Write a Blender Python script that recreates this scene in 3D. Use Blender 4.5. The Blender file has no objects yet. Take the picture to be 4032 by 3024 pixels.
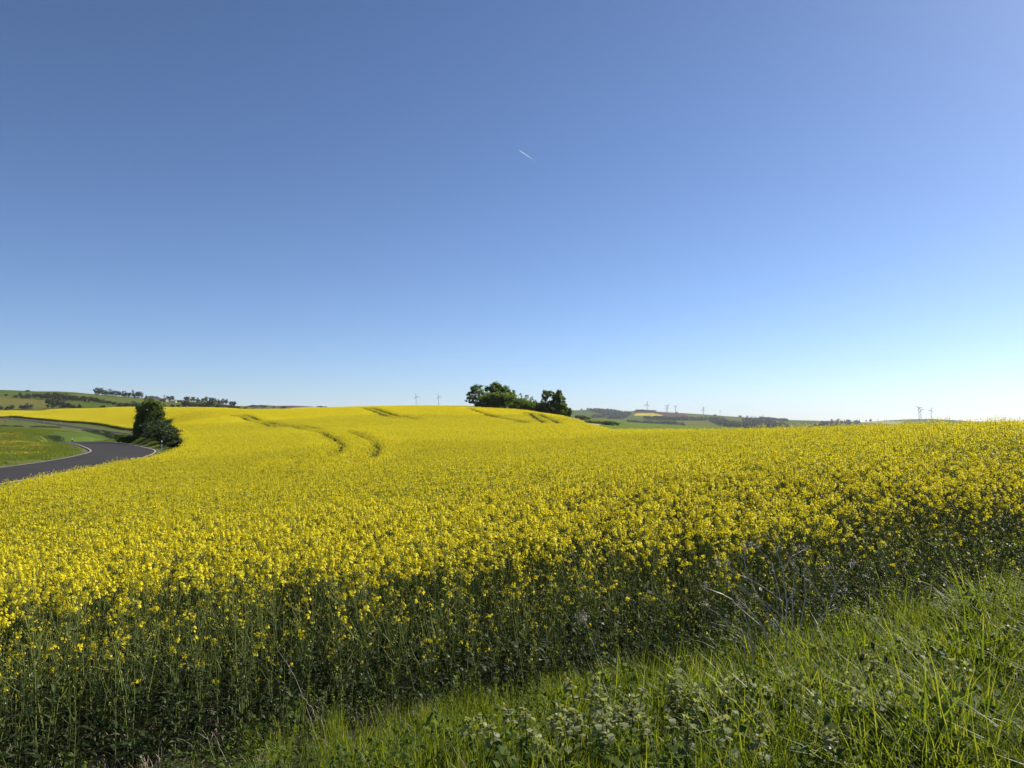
import bpy, math, random
import numpy as np
from mathutils import Vector, Matrix, Quaternion, Euler

scene = bpy.context.scene
COL = scene.collection
R = math.radians

# ------------------------------------------------------------------ camera
F, CX, CY, HOR, EYE = 3104.0, 2016.0, 1512.0, 1665.0, 1.65
PITCH = math.atan((HOR - CY) / F)
cam_d = bpy.data.cameras.new('camera')
cam_d.sensor_width = 36.0
cam_d.lens = 36.0 * F / 4032.0
cam_d.clip_start, cam_d.clip_end = 0.05, 120000.0
cam = bpy.data.objects.new('camera', cam_d)
COL.objects.link(cam)
cam.location = (0, 0, EYE)
cam.rotation_euler = (R(90) + PITCH, 0, 0)
scene.camera = cam

# ------------------------------------------------------------------ sky, sun, exposure
SUN_AZ, SUN_EL = R(58), R(37)            # azimuth from +Y (straight ahead) towards +X (right)
world = bpy.data.worlds.new('World')
scene.world = world
world.use_nodes = True
wn = world.node_tree
bg = wn.nodes['Background']
sky = wn.nodes.new('ShaderNodeTexSky')
sky.sky_type = 'NISHITA'
sky.sun_disc = False
sky.sun_elevation = SUN_EL
sky.sun_rotation = SUN_AZ
sky.altitude = 2000
sky.air_density = 0.85
sky.dust_density = 2.2
sky.ozone_density = 4.0
grade = wn.nodes.new('ShaderNodeMix')                # white balance of the phone camera
grade.data_type, grade.blend_type = 'RGBA', 'MULTIPLY'
grade.inputs[0].default_value = 1.0
grade.inputs[7].default_value = (0.95, 0.98, 1.02, 1)
wn.links.new(sky.outputs['Color'], grade.inputs[6])
tone = wn.nodes.new('ShaderNodeGamma')               # and its contrast
tone.inputs['Gamma'].default_value = 1.1
wn.links.new(grade.outputs[2], tone.inputs['Color'])
wn.links.new(tone.outputs['Color'], bg.inputs['Color'])
bg.inputs['Strength'].default_value = 0.055
sun_d = bpy.data.lights.new('sun', 'SUN')
sun_d.energy = 5.0
sun_d.angle = R(0.53)
sun_d.color = (1.0, 0.93, 0.82)
sun = bpy.data.objects.new('sun', sun_d)
COL.objects.link(sun)
sdir = Vector((math.sin(SUN_AZ) * math.cos(SUN_EL), math.cos(SUN_AZ) * math.cos(SUN_EL), math.sin(SUN_EL)))
sun.rotation_euler = (-sdir).to_track_quat('-Z', 'Y').to_euler()
sun.location = sdir * 50
vs = scene.view_settings
vs.view_transform = 'Standard'
vs.look = 'None'
vs.exposure = 1.0
vs.gamma = 1.0
cy = scene.cycles
cy.max_bounces, cy.diffuse_bounces, cy.glossy_bounces, cy.transmission_bounces, cy.transparent_max_bounces = 5, 2, 2, 3, 8
cy.volume_bounces = 0
cy.use_denoising = True

# ------------------------------------------------------------------ measuring: a pixel of the photo and a distance give a place
cp, sp = math.cos(PITCH), math.sin(PITCH)
def P(px, row, d):
    a, b = (px - CX) / F, (CY - row) / F
    y, z = cp - b * sp, sp + b * cp
    t = d / y
    return np.array((a * t, d, EYE + z * t))
def px_of(x, y, z):
    z = z - EYE
    f = y * cp + z * sp
    u = -y * sp + z * cp
    return CX + F * x / f, CY - F * u / f

# ------------------------------------------------------------------ tagging
def tag(o, label=None, cat=None, group=None, kind=None):
    for k, v in (('label', label), ('category', cat), ('group', group), ('kind', kind)):
        if v: o[k] = v
    return o
def empty(name, loc, rz=0.0):
    o = bpy.data.objects.new(name, None)
    o.empty_display_size = 0.2
    COL.objects.link(o)
    o.location = loc
    o.rotation_euler = (0, 0, rz)
    return o
def link(name, me, parent=None, loc=None):
    o = bpy.data.objects.new(name, me)
    COL.objects.link(o)
    if parent is not None: o.parent = parent
    if loc is not None: o.location = loc
    return o
def copy_tree(root):
    c = root.copy(); COL.objects.link(c)
    for ch in root.children:
        k = ch.copy(); COL.objects.link(k); k.parent = c
        for g in ch.children:
            q = g.copy(); COL.objects.link(q); q.parent = k
    return c

# ------------------------------------------------------------------ mesh helpers (everything is a list of quads, (n,4,3) arrays)
def mesh_quads(name, parts, smooth=False):
    """parts: list of (quads array, material)"""
    parts = [(np.asarray(q, dtype=np.float64).reshape(-1, 4, 3), m) for q, m in parts if len(q)]
    me = bpy.data.meshes.new(name)
    if not parts: return me
    v = np.concatenate([q for q, _ in parts]).reshape(-1, 3)
    n = len(v) // 4
    me.vertices.add(len(v)); me.vertices.foreach_set('co', v.ravel())
    me.loops.add(len(v)); me.loops.foreach_set('vertex_index', np.arange(len(v), dtype=np.int32))
    me.polygons.add(n); me.polygons.foreach_set('loop_start', np.arange(0, len(v), 4, dtype=np.int32))
    mats, idx = [], []
    for q, m in parts:
        if m not in mats: mats.append(m)
        idx.append(np.full(len(q), mats.index(m), dtype=np.int32))
    for m in mats: me.materials.append(m)
    me.polygons.foreach_set('material_index', np.concatenate(idx))
    if smooth: me.polygons.foreach_set('use_smooth', np.ones(n, dtype=bool))
    me.update(); me.validate()
    return me
def mesh_grid(name, V, mats, mat_idx=None, smooth=True, wrap=False):
    """V: (a,b,3) grid of vertices"""
    a, b = V.shape[:2]
    me = bpy.data.meshes.new(name)
    I = np.arange(a * b).reshape(a, b)
    if wrap: I = np.concatenate([I, I[:, :1]], 1)
    f = np.stack([I[:-1, :-1], I[:-1, 1:], I[1:, 1:], I[1:, :-1]], -1).reshape(-1, 4)
    me.vertices.add(a * b); me.vertices.foreach_set('co', V.reshape(-1, 3).ravel())
    me.loops.add(f.size); me.loops.foreach_set('vertex_index', f.ravel().astype(np.int32))
    me.polygons.add(len(f)); me.polygons.foreach_set('loop_start', np.arange(0, f.size, 4, dtype=np.int32))
    for m in mats: me.materials.append(m)
    if mat_idx is not None: me.polygons.foreach_set('material_index', mat_idx.ravel().astype(np.int32))
    me.polygons.foreach_set('use_smooth', np.full(len(f), smooth))
    me.update(); me.validate()
    return me
def nrm(v):
    v = np.asarray(v, float)
    return v / (np.linalg.norm(v, axis=-1, keepdims=True) + 1e-9)
def ribbon(pts, side, ws):
    pts = np.asarray(pts, float); ws = np.asarray(ws, float)[:, None]
    s = nrm(side)
    L, Q = pts - s * ws / 2, pts + s * ws / 2
    return np.stack([L[:-1], Q[:-1], Q[1:], L[1:]], 1)
def tube(pts, rs, n=3):
    pts = np.asarray(pts, float); rs = np.broadcast_to(np.asarray(rs, float), (len(pts),))
    t = nrm(np.gradient(pts, axis=0))
    ref = np.array((1.0, 0.13, 0.07)) if abs(t[0][0]) < 0.9 else np.array((0.07, 1.0, 0.1))
    u = nrm(np.cross(t, ref)); w = np.cross(t, u)
    a = np.arange(n) * 2 * math.pi / n
    ring = pts[:, None] + rs[:, None, None] * (np.cos(a)[None, :, None] * u[:, None] + np.sin(a)[None, :, None] * w[:, None])
    nx = np.roll(ring, -1, axis=1)
    return np.stack([ring[:-1], nx[:-1], nx[1:], ring[1:]], 2).reshape(-1, 4, 3)
def box(x0, x1, y0, y1, z0, z1):
    c = lambda x, y, z: (x, y, z)
    return np.array([
        [c(x0, y0, z0), c(x1, y0, z0), c(x1, y0, z1), c(x0, y0, z1)], [c(x1, y1, z0), c(x0, y1, z0), c(x0, y1, z1), c(x1, y1, z1)],
        [c(x0, y1, z0), c(x0, y0, z0), c(x0, y0, z1), c(x0, y1, z1)], [c(x1, y0, z0), c(x1, y1, z0), c(x1, y1, z1), c(x1, y0, z1)],
        [c(x0, y0, z1), c(x1, y0, z1), c(x1, y1, z1), c(x0, y1, z1)], [c(x0, y1, z0), c(x1, y1, z0), c(x1, y0, z0), c(x0, y0, z0)]], float)
def xform(q, s=1.0, rz=0.0, loc=(0, 0, 0), sz=None):
    c, k = math.cos(rz), math.sin(rz)
    m = np.array(((c, -k, 0), (k, c, 0), (0, 0, 1)))
    return (q * np.array((s, s, sz if sz else s))) @ m.T + np.asarray(loc)
def rand_quads(rng, pts, size, up=None, jitter=0.4, aspect=1.0, out=None, outw=0.6):
    """one small leaf-like quad at each point, random facing"""
    n = len(pts)
    a = rng.normal(size=(n, 3))
    if out is not None: a = nrm(a) + outw * out
    a = nrm(a)
    b = nrm(np.cross(a, rng.normal(size=(n, 3))))
    c = np.cross(a, b)
    s = size * rng.uniform(1 - jitter, 1 + jitter, size=(n, 1)) / 2
    b, c = b * s, c * s * aspect
    return np.stack([pts - b, pts - c * .7 + a * s * .2, pts + b, pts + c * .7 + a * s * .2], 1)

# ------------------------------------------------------------------ materials
def mat_new(name):
    m = bpy.data.materials.new(name); m.use_nodes = True
    nt = m.node_tree
    for n in list(nt.nodes): nt.nodes.remove(n)
    out = nt.nodes.new('ShaderNodeOutputMaterial')
    return m, nt, out
def ramp(nt, stops):
    r = nt.nodes.new('ShaderNodeValToRGB')
    e = r.color_ramp.elements
    while len(e) < len(stops): e.new(0.5)
    for el, (p, c) in zip(e, stops): el.position, el.color = p, (*c, 1)
    return r
def leafy(name, cols, trans=0.4, tcol=None, rough=0.55, spec=0.25, island=True, scale=3.0):
    """a leaf: diffuse + gloss + light coming through; the shade of green differs from leaf to leaf"""
    m, nt, out = mat_new(name)
    r = ramp(nt, [(i / (len(cols) - 1), c) for i, c in enumerate(cols)])
    if island:
        g = nt.nodes.new('ShaderNodeNewGeometry')
        nt.links.new(g.outputs['Random Per Island'], r.inputs[0])
    else:
        t = nt.nodes.new('ShaderNodeTexNoise'); t.inputs['Scale'].default_value = scale
        nt.links.new(t.outputs[0], r.inputs[0])
    p = nt.nodes.new('ShaderNodeBsdfPrincipled')
    p.inputs['Roughness'].default_value = rough
    p.inputs['Specular IOR Level'].default_value = spec
    nt.links.new(r.outputs[0], p.inputs['Base Color'])
    tr = nt.nodes.new('ShaderNodeBsdfTranslucent')
    mx = nt.nodes.new('ShaderNodeMix'); mx.data_type = 'RGBA'; mx.blend_type = 'MULTIPLY'; mx.inputs[0].default_value = 1.0
    nt.links.new(r.outputs[0], mx.inputs[6])
    mx.inputs[7].default_value = (*(tcol or (1.5, 1.5, 0.7)), 1)
    nt.links.new(mx.outputs[2], tr.inputs[0])
    ms = nt.nodes.new('ShaderNodeMixShader'); ms.inputs[0].default_value = trans
    nt.links.new(p.outputs[0], ms.inputs[1]); nt.links.new(tr.outputs[0], ms.inputs[2])
    nt.links.new(ms.outputs[0], out.inputs[0])
    return m
def solid(name, c1, c2=None, scale=5.0, rough=0.8, spec=0.3, detail=6, bump=0.0, metallic=0.0):
    m, nt, out = mat_new(name)
    p = nt.nodes.new('ShaderNodeBsdfPrincipled')
    p.inputs['Roughness'].default_value = rough
    p.inputs['Specular IOR Level'].default_value = spec
    p.inputs['Metallic'].default_value = metallic
    t = nt.nodes.new('ShaderNodeTexNoise'); t.inputs['Scale'].default_value = scale; t.inputs['Detail'].default_value = detail
    tc = nt.nodes.new('ShaderNodeTexCoord'); nt.links.new(tc.outputs['Object'], t.inputs['Vector'])
    r = ramp(nt, [(0.3, c1), (0.7, c2 or tuple(x * .85 for x in c1))])
    nt.links.new(t.outputs[0], r.inputs[0]); nt.links.new(r.outputs[0], p.inputs['Base Color'])
    if bump:
        b = nt.nodes.new('ShaderNodeBump'); b.inputs['Strength'].default_value = bump
        nt.links.new(t.outputs[0], b.inputs['Height']); nt.links.new(b.outputs[0], p.inputs['Normal'])
    nt.links.new(p.outputs[0], out.inputs[0])
    return m
def attr_ground(name):
    """the ground sheet: its own colours lie in the 'tint' attribute (soil, meadow, young wheat), broken up by noise"""
    m, nt, out = mat_new(name)
    p = nt.nodes.new('ShaderNodeBsdfPrincipled'); p.inputs['Roughness'].default_value = 0.95; p.inputs['Specular IOR Level'].default_value = 0.1
    at = nt.nodes.new('ShaderNodeAttribute'); at.attribute_name = 'tint'
    tc = nt.nodes.new('ShaderNodeTexCoord')
    a = nt.nodes.new('ShaderNodeTexNoise'); a.inputs['Scale'].default_value = 0.35; a.inputs['Detail'].default_value = 8; a.inputs['Roughness'].default_value = 0.7
    nt.links.new(tc.outputs['Object'], a.inputs['Vector'])
    r = ramp(nt, [(0.25, (0.62, 0.62, 0.62)), (0.75, (1.35, 1.3, 1.2))])
    nt.links.new(a.outputs[0], r.inputs[0])
    mx = nt.nodes.new('ShaderNodeMix'); mx.data_type = 'RGBA'; mx.blend_type = 'MULTIPLY'; mx.inputs[0].default_value = 1.0
    nt.links.new(at.outputs['Color'], mx.inputs[6]); nt.links.new(r.outputs[0], mx.inputs[7])
    nt.links.new(mx.outputs[2], p.inputs['Base Color'])
    b = nt.nodes.new('ShaderNodeBump'); b.inputs['Strength'].default_value = 0.5; b.inputs['Distance'].default_value = 0.15
    b2 = nt.nodes.new('ShaderNodeTexNoise'); b2.inputs['Scale'].default_value = 6.0; b2.inputs['Detail'].default_value = 5
    nt.links.new(tc.outputs['Object'], b2.inputs['Vector'])
    nt.links.new(b2.outputs[0], b.inputs['Height']); nt.links.new(b.outputs[0], p.inputs['Normal'])
    nt.links.new(p.outputs[0], out.inputs[0])
    return m

M = {}
M['ground'] = attr_ground('ground_soil_and_turf')
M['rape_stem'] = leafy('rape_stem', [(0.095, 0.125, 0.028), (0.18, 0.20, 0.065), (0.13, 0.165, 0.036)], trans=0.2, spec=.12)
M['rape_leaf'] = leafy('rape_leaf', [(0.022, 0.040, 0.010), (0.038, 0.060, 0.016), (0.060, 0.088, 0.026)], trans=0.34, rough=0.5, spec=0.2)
M['petal'] = leafy('rape_petal', [(0.64, 0.53, 0.010), (0.75, 0.65, 0.016), (0.81, 0.73, 0.035)], trans=0.4, tcol=(1.05, 1.02, 0.7), rough=0.6, spec=0.15)
M['bud'] = leafy('rape_bud', [(0.28, 0.30, 0.03), (0.42, 0.40, 0.04)], trans=0.3, tcol=(1, 1, .6))
M['grass'] = leafy('grass_blade', [(0.045, 0.075, 0.010), (0.085, 0.130, 0.016), (0.13, 0.17, 0.024), (0.18, 0.20, 0.05)], trans=0.5, tcol=(1.75, 1.6, 0.45), rough=0.45, spec=0.2)
M['straw'] = solid('dry_straw', (0.30, 0.235, 0.17), (0.20, 0.155, 0.11), 30, rough=0.6)
M['twig'] = solid('grey_dry_stalk', (0.60, 0.53, 0.44), (0.40, 0.34, 0.28), 25, rough=0.5, spec=0.4)
M['nettle'] = leafy('nettle_leaf', [(0.042, 0.075, 0.018), (0.075, 0.115, 0.028), (0.13, 0.17, 0.065)], trans=0.4, rough=0.55, spec=0.2)
M['nettle_sheen'] = leafy('nettle_sheen_leaf', [(0.17, 0.20, 0.08), (0.23, 0.25, 0.12), (0.16, 0.15, 0.09)], trans=0.4, rough=0.5)  # pale tone paints the backlit sheen of the top leaves
M['plantain'] = solid('plantain_head', (0.035, 0.025, 0.018), (0.06, 0.04, 0.028), 90, rough=0.9, bump=0.6)
M['dock'] = leafy('dock_leaf', [(0.05, 0.09, 0.014), (0.095, 0.14, 0.022)], trans=0.5, tcol=(1.75, 1.6, .5), rough=0.6, spec=0.1)
M['redstem'] = solid('red_stem', (0.20, 0.075, 0.04), (0.14, 0.06, 0.03), 30)
M['tree_leaf'] = leafy('tree_leaf', [(0.055, 0.088, 0.017), (0.092, 0.132, 0.026), (0.145, 0.19, 0.045)], trans=0.48, tcol=(1.4, 1.55, .6))
M['tree_leaf_bright'] = leafy('bush_leaf', [(0.045, 0.07, 0.012), (0.075, 0.115, 0.017), (0.13, 0.18, 0.026)], trans=0.45)
M['shrub_leaf'] = leafy('shrub_leaf', [(0.022, 0.038, 0.012), (0.035, 0.055, 0.015), (0.05, 0.075, 0.02)], trans=0.25)
M['far_leaf'] = leafy('far_tree_leaf', [(0.02, 0.036, 0.014), (0.035, 0.055, 0.02), (0.05, 0.07, 0.026)], trans=0.2)
M['far_pale'] = leafy('pale_tree_leaf', [(0.055, 0.075, 0.03), (0.075, 0.095, 0.04), (0.095, 0.115, 0.05)], trans=0.25)
M['far_bare'] = leafy('half_bare_twigs', [(0.10, 0.095, 0.065), (0.085, 0.085, 0.055), (0.12, 0.105, 0.08)], trans=0.2)
M['conifer'] = leafy('conifer_needles', [(0.012, 0.024, 0.014), (0.022, 0.036, 0.02), (0.03, 0.045, 0.024)], trans=0.1)
M['bark'] = solid('bark', (0.07, 0.055, 0.04), (0.04, 0.032, 0.025), 8, rough=0.95, bump=0.5)
M['asphalt'] = solid('asphalt', (0.036, 0.034, 0.0335), (0.025, 0.0235, 0.023), 0.45, rough=0.95, spec=0.12, detail=10, bump=0.1)
M['verge_grit'] = solid('gravel_shoulder', (0.30, 0.27, 0.22), (0.20, 0.18, 0.14), 3, rough=0.95)
M['line'] = solid('white_road_paint', (0.33, 0.31, 0.28), (0.20, 0.185, 0.16), 2.2, rough=0.7)
M['white'] = solid('white_plastic', (0.75, 0.75, 0.74), (0.66, 0.66, 0.65), 4, rough=0.45)
M['black'] = solid('black_plastic', (0.015, 0.015, 0.016), (0.022, 0.022, 0.022), 4, rough=0.5)
M['reflector'] = solid('reflector', (0.55, 0.55, 0.55), (0.45, 0.45, 0.45), 60, rough=0.2)
M['path'] = solid('gravel_path', (0.26, 0.225, 0.19), (0.19, 0.165, 0.14), 0.8, rough=0.95)
M['turbine'] = solid('turbine_paint', (0.50, 0.52, 0.54), (0.47, 0.49, 0.51), 0.1, rough=0.5)
M['plaster_white'] = solid('white_plaster', (0.72, 0.71, 0.68), (0.64, 0.62, 0.58), 0.5, rough=0.9)
M['plaster_cream'] = solid('cream_plaster', (0.48, 0.43, 0.35), (0.40, 0.35, 0.28), 0.5, rough=0.9)
M['stone'] = solid('grey_stone', (0.24, 0.225, 0.21), (0.17, 0.16, 0.15), 0.6, rough=0.95)
M['slate'] = solid('dark_slate', (0.028, 0.024, 0.034), (0.040, 0.035, 0.045), 0.6, rough=0.7)
M['tiles'] = solid('brown_tiles', (0.075, 0.045, 0.038), (0.055, 0.035, 0.03), 0.8, rough=0.8)
M['tin'] = solid('pale_sheet_roof', (0.34, 0.35, 0.37), (0.28, 0.29, 0.31), 0.4, rough=0.6)
M['glass'] = solid('dark_window', (0.02, 0.022, 0.026), (0.03, 0.032, 0.036), 1, rough=0.15, spec=0.6)
M['wood'] = solid('weathered_pole', (0.06, 0.05, 0.045), (0.045, 0.038, 0.034), 2, rough=0.9)
M['insect'] = solid('dark_feathers', (0.02, 0.02, 0.024), (0.03, 0.03, 0.034), 8, rough=0.8)
M['dandelion'] = leafy('dandelion_head', [(0.46, 0.32, 0.02), (0.58, 0.44, 0.03)], trans=0.2, tcol=(1, 1, .6))
FIELD = {
    'grass_far': solid('pasture', (0.064, 0.086, 0.018), (0.082, 0.10, 0.024), 0.012, rough=1, spec=0.0),
    'green': solid('green_crop', (0.050, 0.075, 0.015), (0.062, 0.086, 0.018), 0.02, rough=1, spec=0.0),
    'olive': solid('olive_meadow', (0.110, 0.105, 0.028), (0.092, 0.098, 0.026), 0.02, rough=1, spec=0.0),
    'pale': solid('pale_field', (0.27, 0.25, 0.14), (0.22, 0.22, 0.11), 0.01, rough=1, spec=0.0),
    'plough': solid('ploughed_field', (0.075, 0.052, 0.046), (0.060, 0.042, 0.038), 0.02, rough=1, spec=0.0),
    'rape': solid('far_rape_field', (0.36, 0.30, 0.04), (0.32, 0.26, 0.04), 0.02, rough=1, spec=0.0),
    'dark': solid('dark_scrub', (0.028, 0.042, 0.018), (0.022, 0.034, 0.016), 0.02, rough=1, spec=0.0),
}

# ------------------------------------------------------------------ terrain: heights interpolated (thin plate) between measured spots
CROP = 1.16
def g(px, row, d):  # a spot of bare ground
    return tuple(P(px, row, d))
def c(px, row, d):  # a spot of the flower tops: the ground lies a crop's height lower
    p = P(px, row, d); return (p[0], p[1], p[2] - CROP)
ROAD = [(-14, -30, -.6), (-17.5, 0, -.75), (-21.0, 18, -.9), (-23.7, 30, -.95), (-26.2, 42, -.95), (-28.3, 52, -.95), (-31.4, 62, -.95), (-36.4, 74, -.95), (-45.3, 89, -.95),
        (-52.9, 101, -.97), (-60.4, 111, -1.0), (-73, 130, -1.75), (-85, 155, -2.6), (-93, 182, -3.15), (-101, 210, -3.1)]
for px, row, d in ((545, 1716, 235), (480, 1707, 252), (400, 1696, 272), (300, 1682, 302), (200, 1668, 335), (100, 1655, 372), (0, 1647, 410), (-150, 1638, 470), (-350, 1630, 540)):
    ROAD.append(tuple(P(px, row, d)))
def smooth_line(pts, step):
    """Catmull-Rom through the points, resampled"""
    p = np.array(pts, float)
    p = np.concatenate([2 * p[:1] - p[1:2], p, 2 * p[-1:] - p[-2:-1]])
    out = []
    for i in range(1, len(p) - 2):
        n = max(2, int(np.linalg.norm(p[i + 1] - p[i]) / step))
        t = (np.arange(n) / n)[:, None]
        a, b, cc, d = p[i - 1], p[i], p[i + 1], p[i + 2]
        out.append(.5 * (2 * b + (cc - a) * t + (2 * a - 5 * b + 4 * cc - d) * t ** 2 + (-a + 3 * b - 3 * cc + d) * t ** 3))
    out.append(p[-2:-1])
    return np.concatenate(out)
CTRL = [
    (0, 0, 0), (2, 2, 0), (-3, 0, -.1), (4, -4, .1), (-6, -8, -.3), (4, 2, .08), (0, 3.5, -.02), (2, 4, 0), (0, 4.8, -.22), (3, 5.5, -.12), (4.6, 6.5, .06), (-1.5, 3.8, -.2), (-3, 3.8, -.42), (7, 5, .2), (9, 7.5, .25),
    (-3.4, 4.5, -.54), (0, 6.2, -.52), (2.25, 6.95, -.46), (5.15, 8.0, -.3), (9, 9.6, -.05), (-6, 4.0, -.7), (-3, 9, -.75), (0, 9, -.6), (3, 9.5, -.42), (6, 11, -.15), (0, 14, -.6), (-6, 10, -.95), (-10, 13, -1.1), (4, 14, -.1), (10, 13, .15), (30, -40, .5), (-60, -60, -1), (-45, 0, -1.2), (60, 0, .8), (0, -60, 0), (0, -300, -1), (-300, -200, -2), (300, -200, -2), (300, 50, -6), (150, 0, -.5),
    c(0, 1888, 21), c(200, 1852, 29), c(400, 1820, 38), c(620, 1786, 49), c(725, 1750, 62), c(738, 1724, 73), c(700, 1698, 90), c(650, 1670, 106), c(513, 1683, 285),
    c(420, 1667, 307), c(200, 1647, 360), c(0, 1637, 440), c(0, 1618, 485), c(200, 1612, 440), c(400, 1608, 400), c(700, 1606, 345), c(850, 1609, 315), c(1030, 1620, 275), c(1000, 1650, 165), c(800, 1650, 170), c(1000, 1690, 98),
    c(720, 1625, 245), c(100, 1627, 445), c(300, 1628, 390), c(450, 1634, 345), c(180, 1632, 405), c(540, 1650, 312), c(0, 1628, 462), c(330, 1644, 352), c(600, 1625, 325), c(800, 1690, 96), c(1000, 1800, 40), c(1350, 1750, 43), c(1350, 1690, 75), c(1350, 1645, 130), c(1300, 1606, 235), c(1150, 1612, 250), c(600, 1900, 24),
    c(1650, 1597, 205), c(1500, 1600, 220), c(1850, 1600, 185), c(2100, 1622, 168), c(2280, 1650, 118), c(2350, 1672, 90), c(2400, 1687, 75), c(2230, 1638, 150), c(2250, 1668, 95), c(2600, 1689, 62), c(2800, 1690, 45), c(3100, 1686, 34), c(3300, 1683, 27), c(3700, 1677, 20), c(4032, 1673, 15.5),
    c(2016, 1800, 24), c(2016, 1715, 58), c(2016, 1668, 105), c(2016, 1640, 140), c(1700, 1640, 140), c(2300, 1740, 40), c(1700, 1750, 42), c(1700, 1690, 80), c(3400, 1720, 17), c(2700, 1760, 25),
    (-3, 187, 4.0), (4, 187, 3.6), (11, 187, 2.1), (17, 187, .8), (0, 240, 2.5), (-60, 300, 3.5), (10, 260, 0),
    (14, 20, .62), (22, 30, .55), (30, 20, .8), (60, 30, .3), (45, 70, -1.4), (25, 60, -.5), (24, 85, -1.1), (16, 95, -.4), (15, 120, .1), (40, 110, -1.6), (90, 150, -6),
    g(2330, 1656, 192), g(2500, 1668, 205), g(2700, 1681, 225), g(2900, 1693, 240), g(2300, 1650, 200), g(2420, 1660, 192), g(2600, 1674, 215), g(2800, 1687, 233), g(2330, 1655, 230), g(2500, 1670, 262), g(2700, 1684, 285), g(2950, 1698, 300), g(2340, 1672, 172), g(2600, 1702, 140), g(3100, 1705, 260),
    g(0, 1800, 62), g(-200, 1800, 60), g(100, 1780, 80), g(0, 1750, 95), g(150, 1750, 98), g(0, 1710, 150), g(150, 1712, 142), g(250, 1727, 135), g(0, 1680, 240), g(250, 1702, 200), g(330, 1716, 185), g(200, 1685, 250), g(330, 1700, 245), g(430, 1716, 222), g(-400, 1680, 260), g(-500, 1760, 100),
    g(430, 1732, 175), g(100, 1665, 310), g(-300, 1650, 400),
    (-350, 460, 9), (-420, 520, 9), (-250, 520, 4), (-100, 420, 0), (0, 400, -6), (100, 350, -12), (250, 250, -12),
] + ROAD
CT = np.array(CTRL, float)
def warp(xy):
    return xy / np.sqrt(np.hypot(xy[:, 0], xy[:, 1]) + 3.0)[:, None]
def kern(r2):
    return 0.5 * r2 * np.log(r2 + 1e-12)
CW = warp(CT[:, :2])
_n = len(CT)
_K = kern(((CW[:, None] - CW[None]) ** 2).sum(-1)) + np.eye(_n) * 0.02
_A = np.zeros((_n + 3, _n + 3)); _A[:_n, :_n] = _K
_A[:_n, _n] = 1; _A[:_n, _n + 1:] = CW; _A[_n:, :_n] = _A[:_n, _n:].T
_S = np.linalg.solve(_A, np.concatenate([CT[:, 2], np.zeros(3)]))
ROADL = smooth_line(ROAD, 1.5)
def sstep(a, b, x):
    t = np.clip((x - a) / (b - a), 0, 1); return t * t * (3 - 2 * t)
def height(xy, road=True):
    """ground height at (n,2) places"""
    xy = np.asarray(xy, float).reshape(-1, 2)
    z = np.empty(len(xy))
    for i in range(0, len(xy), 20000):
        q = xy[i:i + 20000]; w = warp(q)
        zz = kern(((w[:, None] - CW[None]) ** 2).sum(-1)) @ _S[:_n] + _S[_n] + w @ _S[_n + 1:]
        r = np.hypot(q[:, 0], q[:, 1])
        k = sstep(760, 1150, r)
        zz = np.clip(zz, -30, 14) * (1 - k) - 30 * k
        if road:
            near = np.where((q[:, 0] < -8) & (r < 620))[0]
            if len(near):
                d2 = ((q[near][:, None] - ROADL[None, :, :2]) ** 2).sum(-1)
                j = d2.argmin(1); d = np.sqrt(d2[np.arange(len(near)), j])
                b = 1 - sstep(3.2, 5.2, d)
                zz[near] = zz[near] * (1 - b) + (ROADL[j, 2] - .05) * b
        z[i:i + 20000] = zz
    return z
def h1(x, y): return float(height([(x, y)])[0])
def inside(poly, xy):
    poly = np.asarray(poly, float); x, y = xy[:, 0], xy[:, 1]
    r = np.zeros(len(xy), bool)
    for (x0, y0), (x1, y1) in zip(poly, np.roll(poly, -1, 0)):
        if y0 == y1: continue
        k = ((y0 > y) != (y1 > y)) & (x < (x1 - x0) * (y - y0) / (y1 - y0) + x0)
        r ^= k
    return r
def seg_dist(line, xy):
    """distance from each place to a polyline"""
    line = np.asarray(line, float)[:, :2]; best = np.full(len(xy), 1e9)
    for a, b in zip(line[:-1], line[1:]):
        ab = b - a; t = np.clip(((xy - a) @ ab) / (ab @ ab + 1e-12), 0, 1)
        best = np.minimum(best, np.linalg.norm(xy - a - t[:, None] * ab, axis=1))
    return best
def ground_hit(px, row, top=0.0, d0=3.0, d1=430.0):
    """where the line of sight through a pixel meets the ground (plus top)"""
    ds = np.exp(np.linspace(math.log(d0), math.log(d1), 900))
    p = np.array([P(px, row, d) for d in ds])
    dz = p[:, 2] - height(p[:, :2], road=False) - top
    i = np.where(dz <= 0)[0]
    return p[i[0]] if len(i) else p[-1]

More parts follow.
